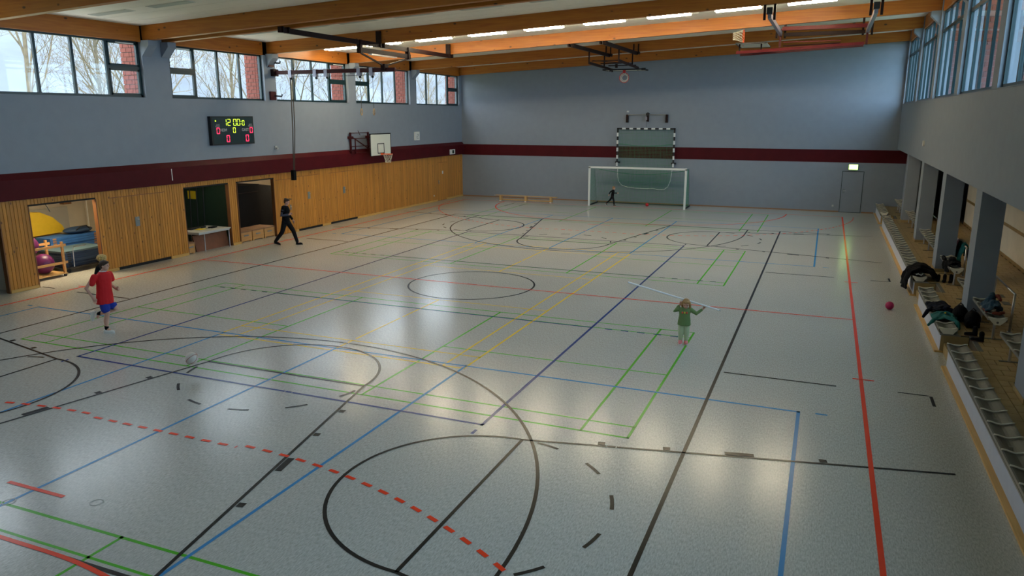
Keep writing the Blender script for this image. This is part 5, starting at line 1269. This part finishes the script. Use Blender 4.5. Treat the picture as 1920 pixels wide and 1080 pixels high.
g.limb(b, [(.18, 0, 1.28), (.22, -.08, 1.03), (.205, .03, .9)], [.07, .055, .04]); g.limb(b, [(-.18, 0, 1.28), (-.22, -.05, 1.03), (-.205, .06, .9)], [.07, .055, .04]); fuse(b, 'sweater', 'black_cloth', g.t, .013, 2, .01)
b = MB()
for sx, kn, an in ((1, (.09, .05, .44), (.09, -.05, .12)), (-1, (-.09, .06, .44), (-.09, .04, .12))): g.limb(b, [(sx * .085, 0, .82), kn, an], [.105, .075, .055])
fuse(b, 'trousers', 'trouser_dark', g.t, .013, 2)
g.shoe((.09, -.02, 0), (0, 1, 0), .25, 'black_cloth'); g.shoe((-.09, .08, 0), (0, 1, 0), .25, 'black_cloth')
# woman walking by the boarded wall ---------------------------------------
g = Fig((-9.30, 3.48, 0), math.atan2(.93, .37), 'woman in black with a hair bun walking along the boarded wall')
sh_r, el_r, wr_r = (.17, -.02, 1.40), (.22, -.10, 1.13), (.14, .17, 1.16)
sh_l, el_l, wr_l = (-.17, .0, 1.40), (-.21, .06, 1.12), (-.17, .20, .92)
fr_ = [(-.09, .0, .92), (-.10, .22, .52), (-.10, .34, .10)]; bk = [(.09, -.02, .92), (.10, -.14, .50), (.10, -.42, .15)]
b = MB()
g.limb(b, fr_, [.09, .06, .04]); g.limb(b, [fr_[2], (-.10, .44, .05)], [.04, .032]); g.limb(b, bk, [.09, .06, .04]); g.limb(b, [bk[2], (.10, -.34, .05)], [.04, .032])
g.limb(b, [sh_r, el_r, wr_r], [.05, .04, .028]); g.limb(b, [sh_l, el_l, wr_l], [.05, .04, .028])
g.loft(b, [((0, 0, .86), .15, .11), ((0, 0, .98), .165, .12), ((0, .01, 1.13), .14, .10), ((0, .03, 1.29), .155, .12), ((0, .02, 1.42), .15, .09), ((0, .02, 1.47), .06, .06)])
g.limb(b, [(0, .02, 1.42), (0, .05, 1.55)], [.055, .052]); g.head(b, (0, .08, 1.615), (0, 1, -.15), .235, 'hair_brown', 'bun')
g.hand(b, wr_r, (-.5, .8, .3), (.0, .2, 1), 1.0, .7); g.hand(b, wr_l, (0, .4, -.9), (.2, .8, .3), 1.0, .6); g.body(b, .0085)
b = MB(); g.loft(b, [((0, 0, .80), .178, .138), ((0, 0, .98), .18, .136), ((0, .01, 1.13), .165, .124), ((0, .03, 1.29), .175, .138), ((0, .02, 1.41), .168, .108), ((0, .02, 1.475), .08, .07)]); g.limb(b, [sh_l, el_l, (-.175, .18, .95)], [.068, .054, .042]); g.limb(b, [sh_r, (.2, -.05, 1.28)], [.07, .064])
blob(b, [g.p((-.08, -.06, 1.44)), g.p((0, -.10, 1.42)), g.p((.08, -.06, 1.44))], [.04, .045, .04]); fuse(b, 'jacket', 'black_cloth', g.t, .012, 2, .01)
b = MB(); g.limb(b, [(.195, -.04, 1.33), el_r, (.15, .13, 1.155)], [.064, .057, .045]); fuse(b, 'sleeve', 'grey_sleeve', g.t, .011, 2)
b = MB(); g.limb(b, [(-.08, .0, .9), fr_[1], (-.10, .345, .09)], [.11, .08, .058]); g.limb(b, [(.08, -.02, .9), bk[1], (.10, -.415, .15)], [.11, .08, .058]); g.loft(b, [((0, 0, .84), .165, .125), ((0, 0, .98), .17, .125)]); fuse(b, 'trousers', 'trouser_dark', g.t, .013, 2, .006)
g.shoe((-.10, .41, 0), (0, 1, .0), .28, 'black_cloth', .14, 'boot', sole='black'); g.shoe((.10, -.36, .045), (0, 1, -.30), .28, 'black_cloth', .14, 'boot', sole='black')
b = MB(); hp = g.p((0, .17, 1.715)); b.prism([(0, 0), (1, 0), (1, 1), (0, 1)], 2, 0, 1); b = MB(); f0 = g.F; r0 = g.R
b.add([hp - r0 * .075 + Vector((0, 0, .012)), hp + r0 * .075 + Vector((0, 0, .012)), hp + r0 * .06 + f0 * .085 - Vector((0, 0, .012)), hp - r0 * .06 + f0 * .085 - Vector((0, 0, .012)), hp - r0 * .075 + Vector((0, 0, .024)), hp + r0 * .075 + Vector((0, 0, .024)), hp + r0 * .06 + f0 * .085, hp - r0 * .06 + f0 * .085], BF); b.build('visor', 'hair_brown', g.t)
# girl with the white stick ------------------------------------------------
g = Fig((6.62, -3.47, 0), math.atan2(.16, -.99), 'small girl in a green sweater carrying a long white stick over her shoulders')
sh_r, el_r, wr_r = (.115, -.01, .755), (.20, -.02, .70), (.10, -.075, .845)
sh_l, el_l, wr_l = (-.115, -.01, .755), (-.24, .02, .685), (-.38, -.05, .785)
b = MB()
for sx in (1, -1): g.limb(b, [(sx * .06, 0, .46), (sx * .062, .015, .26), (sx * .058, 0, .07)], [.06, .042, .03]); g.limb(b, [(sx * .058, 0, .06), (sx * .06, .05, .035)], [.03, .026])
g.limb(b, [sh_r, el_r, wr_r], [.036, .03, .021]); g.limb(b, [sh_l, el_l, wr_l], [.036, .03, .021])
g.loft(b, [((0, 0, .44), .085, .068), ((0, 0, .53), .095, .075), ((0, .005, .63), .092, .07), ((0, .005, .72), .105, .072), ((0, 0, .785), .09, .06), ((0, 0, .81), .045, .045)])
g.limb(b, [(0, 0, .78), (0, .02, .84)], [.042, .04]); g.head(b, (-.02, .04, .885), (.06, .93, -.36), .205, 'hair_light', 'long')
g.hand(b, wr_r, (-.2, .1, .95), (-.9, -.2, -.1), .62, 1.0); g.hand(b, wr_l, (-.35, -.1, .5), (.6, .2, .6), .62, 1.0); g.body(b, .006)
b = MB(); g.loft(b, [((0, 0, .42), .140, .108), ((0, 0, .53), .128, .10), ((0, .005, .63), .112, .088), ((0, .005, .72), .122, .088), ((0, 0, .78), .105, .075), ((0, 0, .815), .055, .052)]); g.limb(b, [sh_r, el_r, (.13, -.06, .80)], [.05, .043, .032]); g.limb(b, [sh_l, el_l, (-.34, -.035, .755)], [.05, .043, .032]); fuse(b, 'sweater', 'green_cloth', g.t, .009, 2, .006)
for i, m in enumerate(('print_red', 'print_yellow', 'print_red')): b = MB(); b.ellipsoid(g.p((.045 - .045 * i, .095, .705)), .018, .012, .024, 10, 8); b.build('sweater_print', m, g.t, True)
b = MB()
for sx in (1, -1): g.limb(b, [(sx * .052, 0, .42), (sx * .062, .015, .26), (sx * .058, 0, .10)], [.068, .058, .044])
g.loft(b, [((0, 0, .42), .105, .082), ((0, 0, .5), .1, .08)]); fuse(b, 'trousers', 'green_light', g.t, .009, 2, .006)
g.shoe((.06, .03, 0), (.05, 1, 0), .17, 'pink_shoe', .07); g.shoe((-.06, .02, 0), (-.1, 1, 0), .17, 'pink_shoe', .07)
t = thing('white_stick', (6.35, -3.36, 1.0), 'long thin white stick held over the shoulders of the girl', 'stick')
A, Bp = Vector((5.37, -3.38, 1.215)), Vector((7.31, -3.40, .79)); b = MB(); b.tube([A, Bp], .018, 8); b.build('rod', 'stick_white', t)
b = MB(); b.tube([Bp, Bp + (Bp - A).normalized() * .03], .012, 8); b.build('tip', 'socket', t)
# boy in the goal -----------------------------------------------------------
g = Fig((-1.30, 20.15, 0), math.atan2(.95, .0), 'small boy in black running inside the white goal', .64)
fr_ = [(.09, .02, .86), (.10, .14, .50), (.10, .20, .10)]; bk = [(-.09, -.02, .86), (-.10, -.22, .50), (-.10, -.52, .22)]
sh_r, el_r, wr_r = (.18, .03, 1.30), (.22, .20, 1.12), (.15, .44, 1.12); sh_l, el_l, wr_l = (-.18, -.02, 1.30), (-.26, -.26, 1.15), (-.24, -.36, .95)
b = MB()
for q in (fr_, bk): g.limb(b, q, [.085, .056, .036])
g.limb(b, [fr_[2], (.10, .29, .05)], [.036, .03]); g.limb(b, [bk[2], (-.10, -.50, .12)], [.036, .03]); g.limb(b, [sh_r, el_r, wr_r], [.05, .038, .027]); g.limb(b, [sh_l, el_l, wr_l], [.05, .038, .027])
g.loft(b, [((0, 0, .82), .13, .10), ((0, .01, .95), .15, .105), ((0, .03, 1.1), .145, .10), ((0, .05, 1.24), .165, .11), ((0, .05, 1.34), .15, .085), ((0, .06, 1.385), .06, .06)])
g.limb(b, [(0, .05, 1.34), (0, .08, 1.44)], [.055, .052]); g.head(b, (0, .1, 1.50), (.2, 1, -.1), .29, 'hair_light', 'short')
g.hand(b, wr_r, (-.1, 1, 0), (0, 0, 1), 1, .4); g.hand(b, wr_l, (0, -.3, -.9), (0, .9, 0), 1, .5); g.body(b, .0085)
b = MB(); g.loft(b, [((0, 0, .80), .16, .125), ((0, .01, .95), .165, .125), ((0, .03, 1.1), .16, .12), ((0, .05, 1.24), .18, .125), ((0, .05, 1.33), .165, .10), ((0, .06, 1.39), .08, .07)]); g.limb(b, [sh_r, el_r, (.16, .40, 1.12)], [.07, .056, .042]); g.limb(b, [sh_l, el_l, (-.242, -.34, .99)], [.07, .056, .042]); fuse(b, 'jacket', 'black_cloth', g.t, .011, 2)
b = MB(); g.limb(b, [(.085, .02, .84), fr_[1], (.10, .195, .14)], [.105, .075, .055]); g.limb(b, [(-.085, -.02, .84), bk[1], (-.10, -.49, .25)], [.105, .075, .055]); fuse(b, 'trousers', 'trouser_dark', g.t, .011, 2)
g.shoe((.10, .25, 0), (0, 1, 0), .26, 'black_cloth'); g.shoe((-.10, -.56, .10), (0, .55, -.8), .26, 'black_cloth')
bpy.context.view_layer.update()
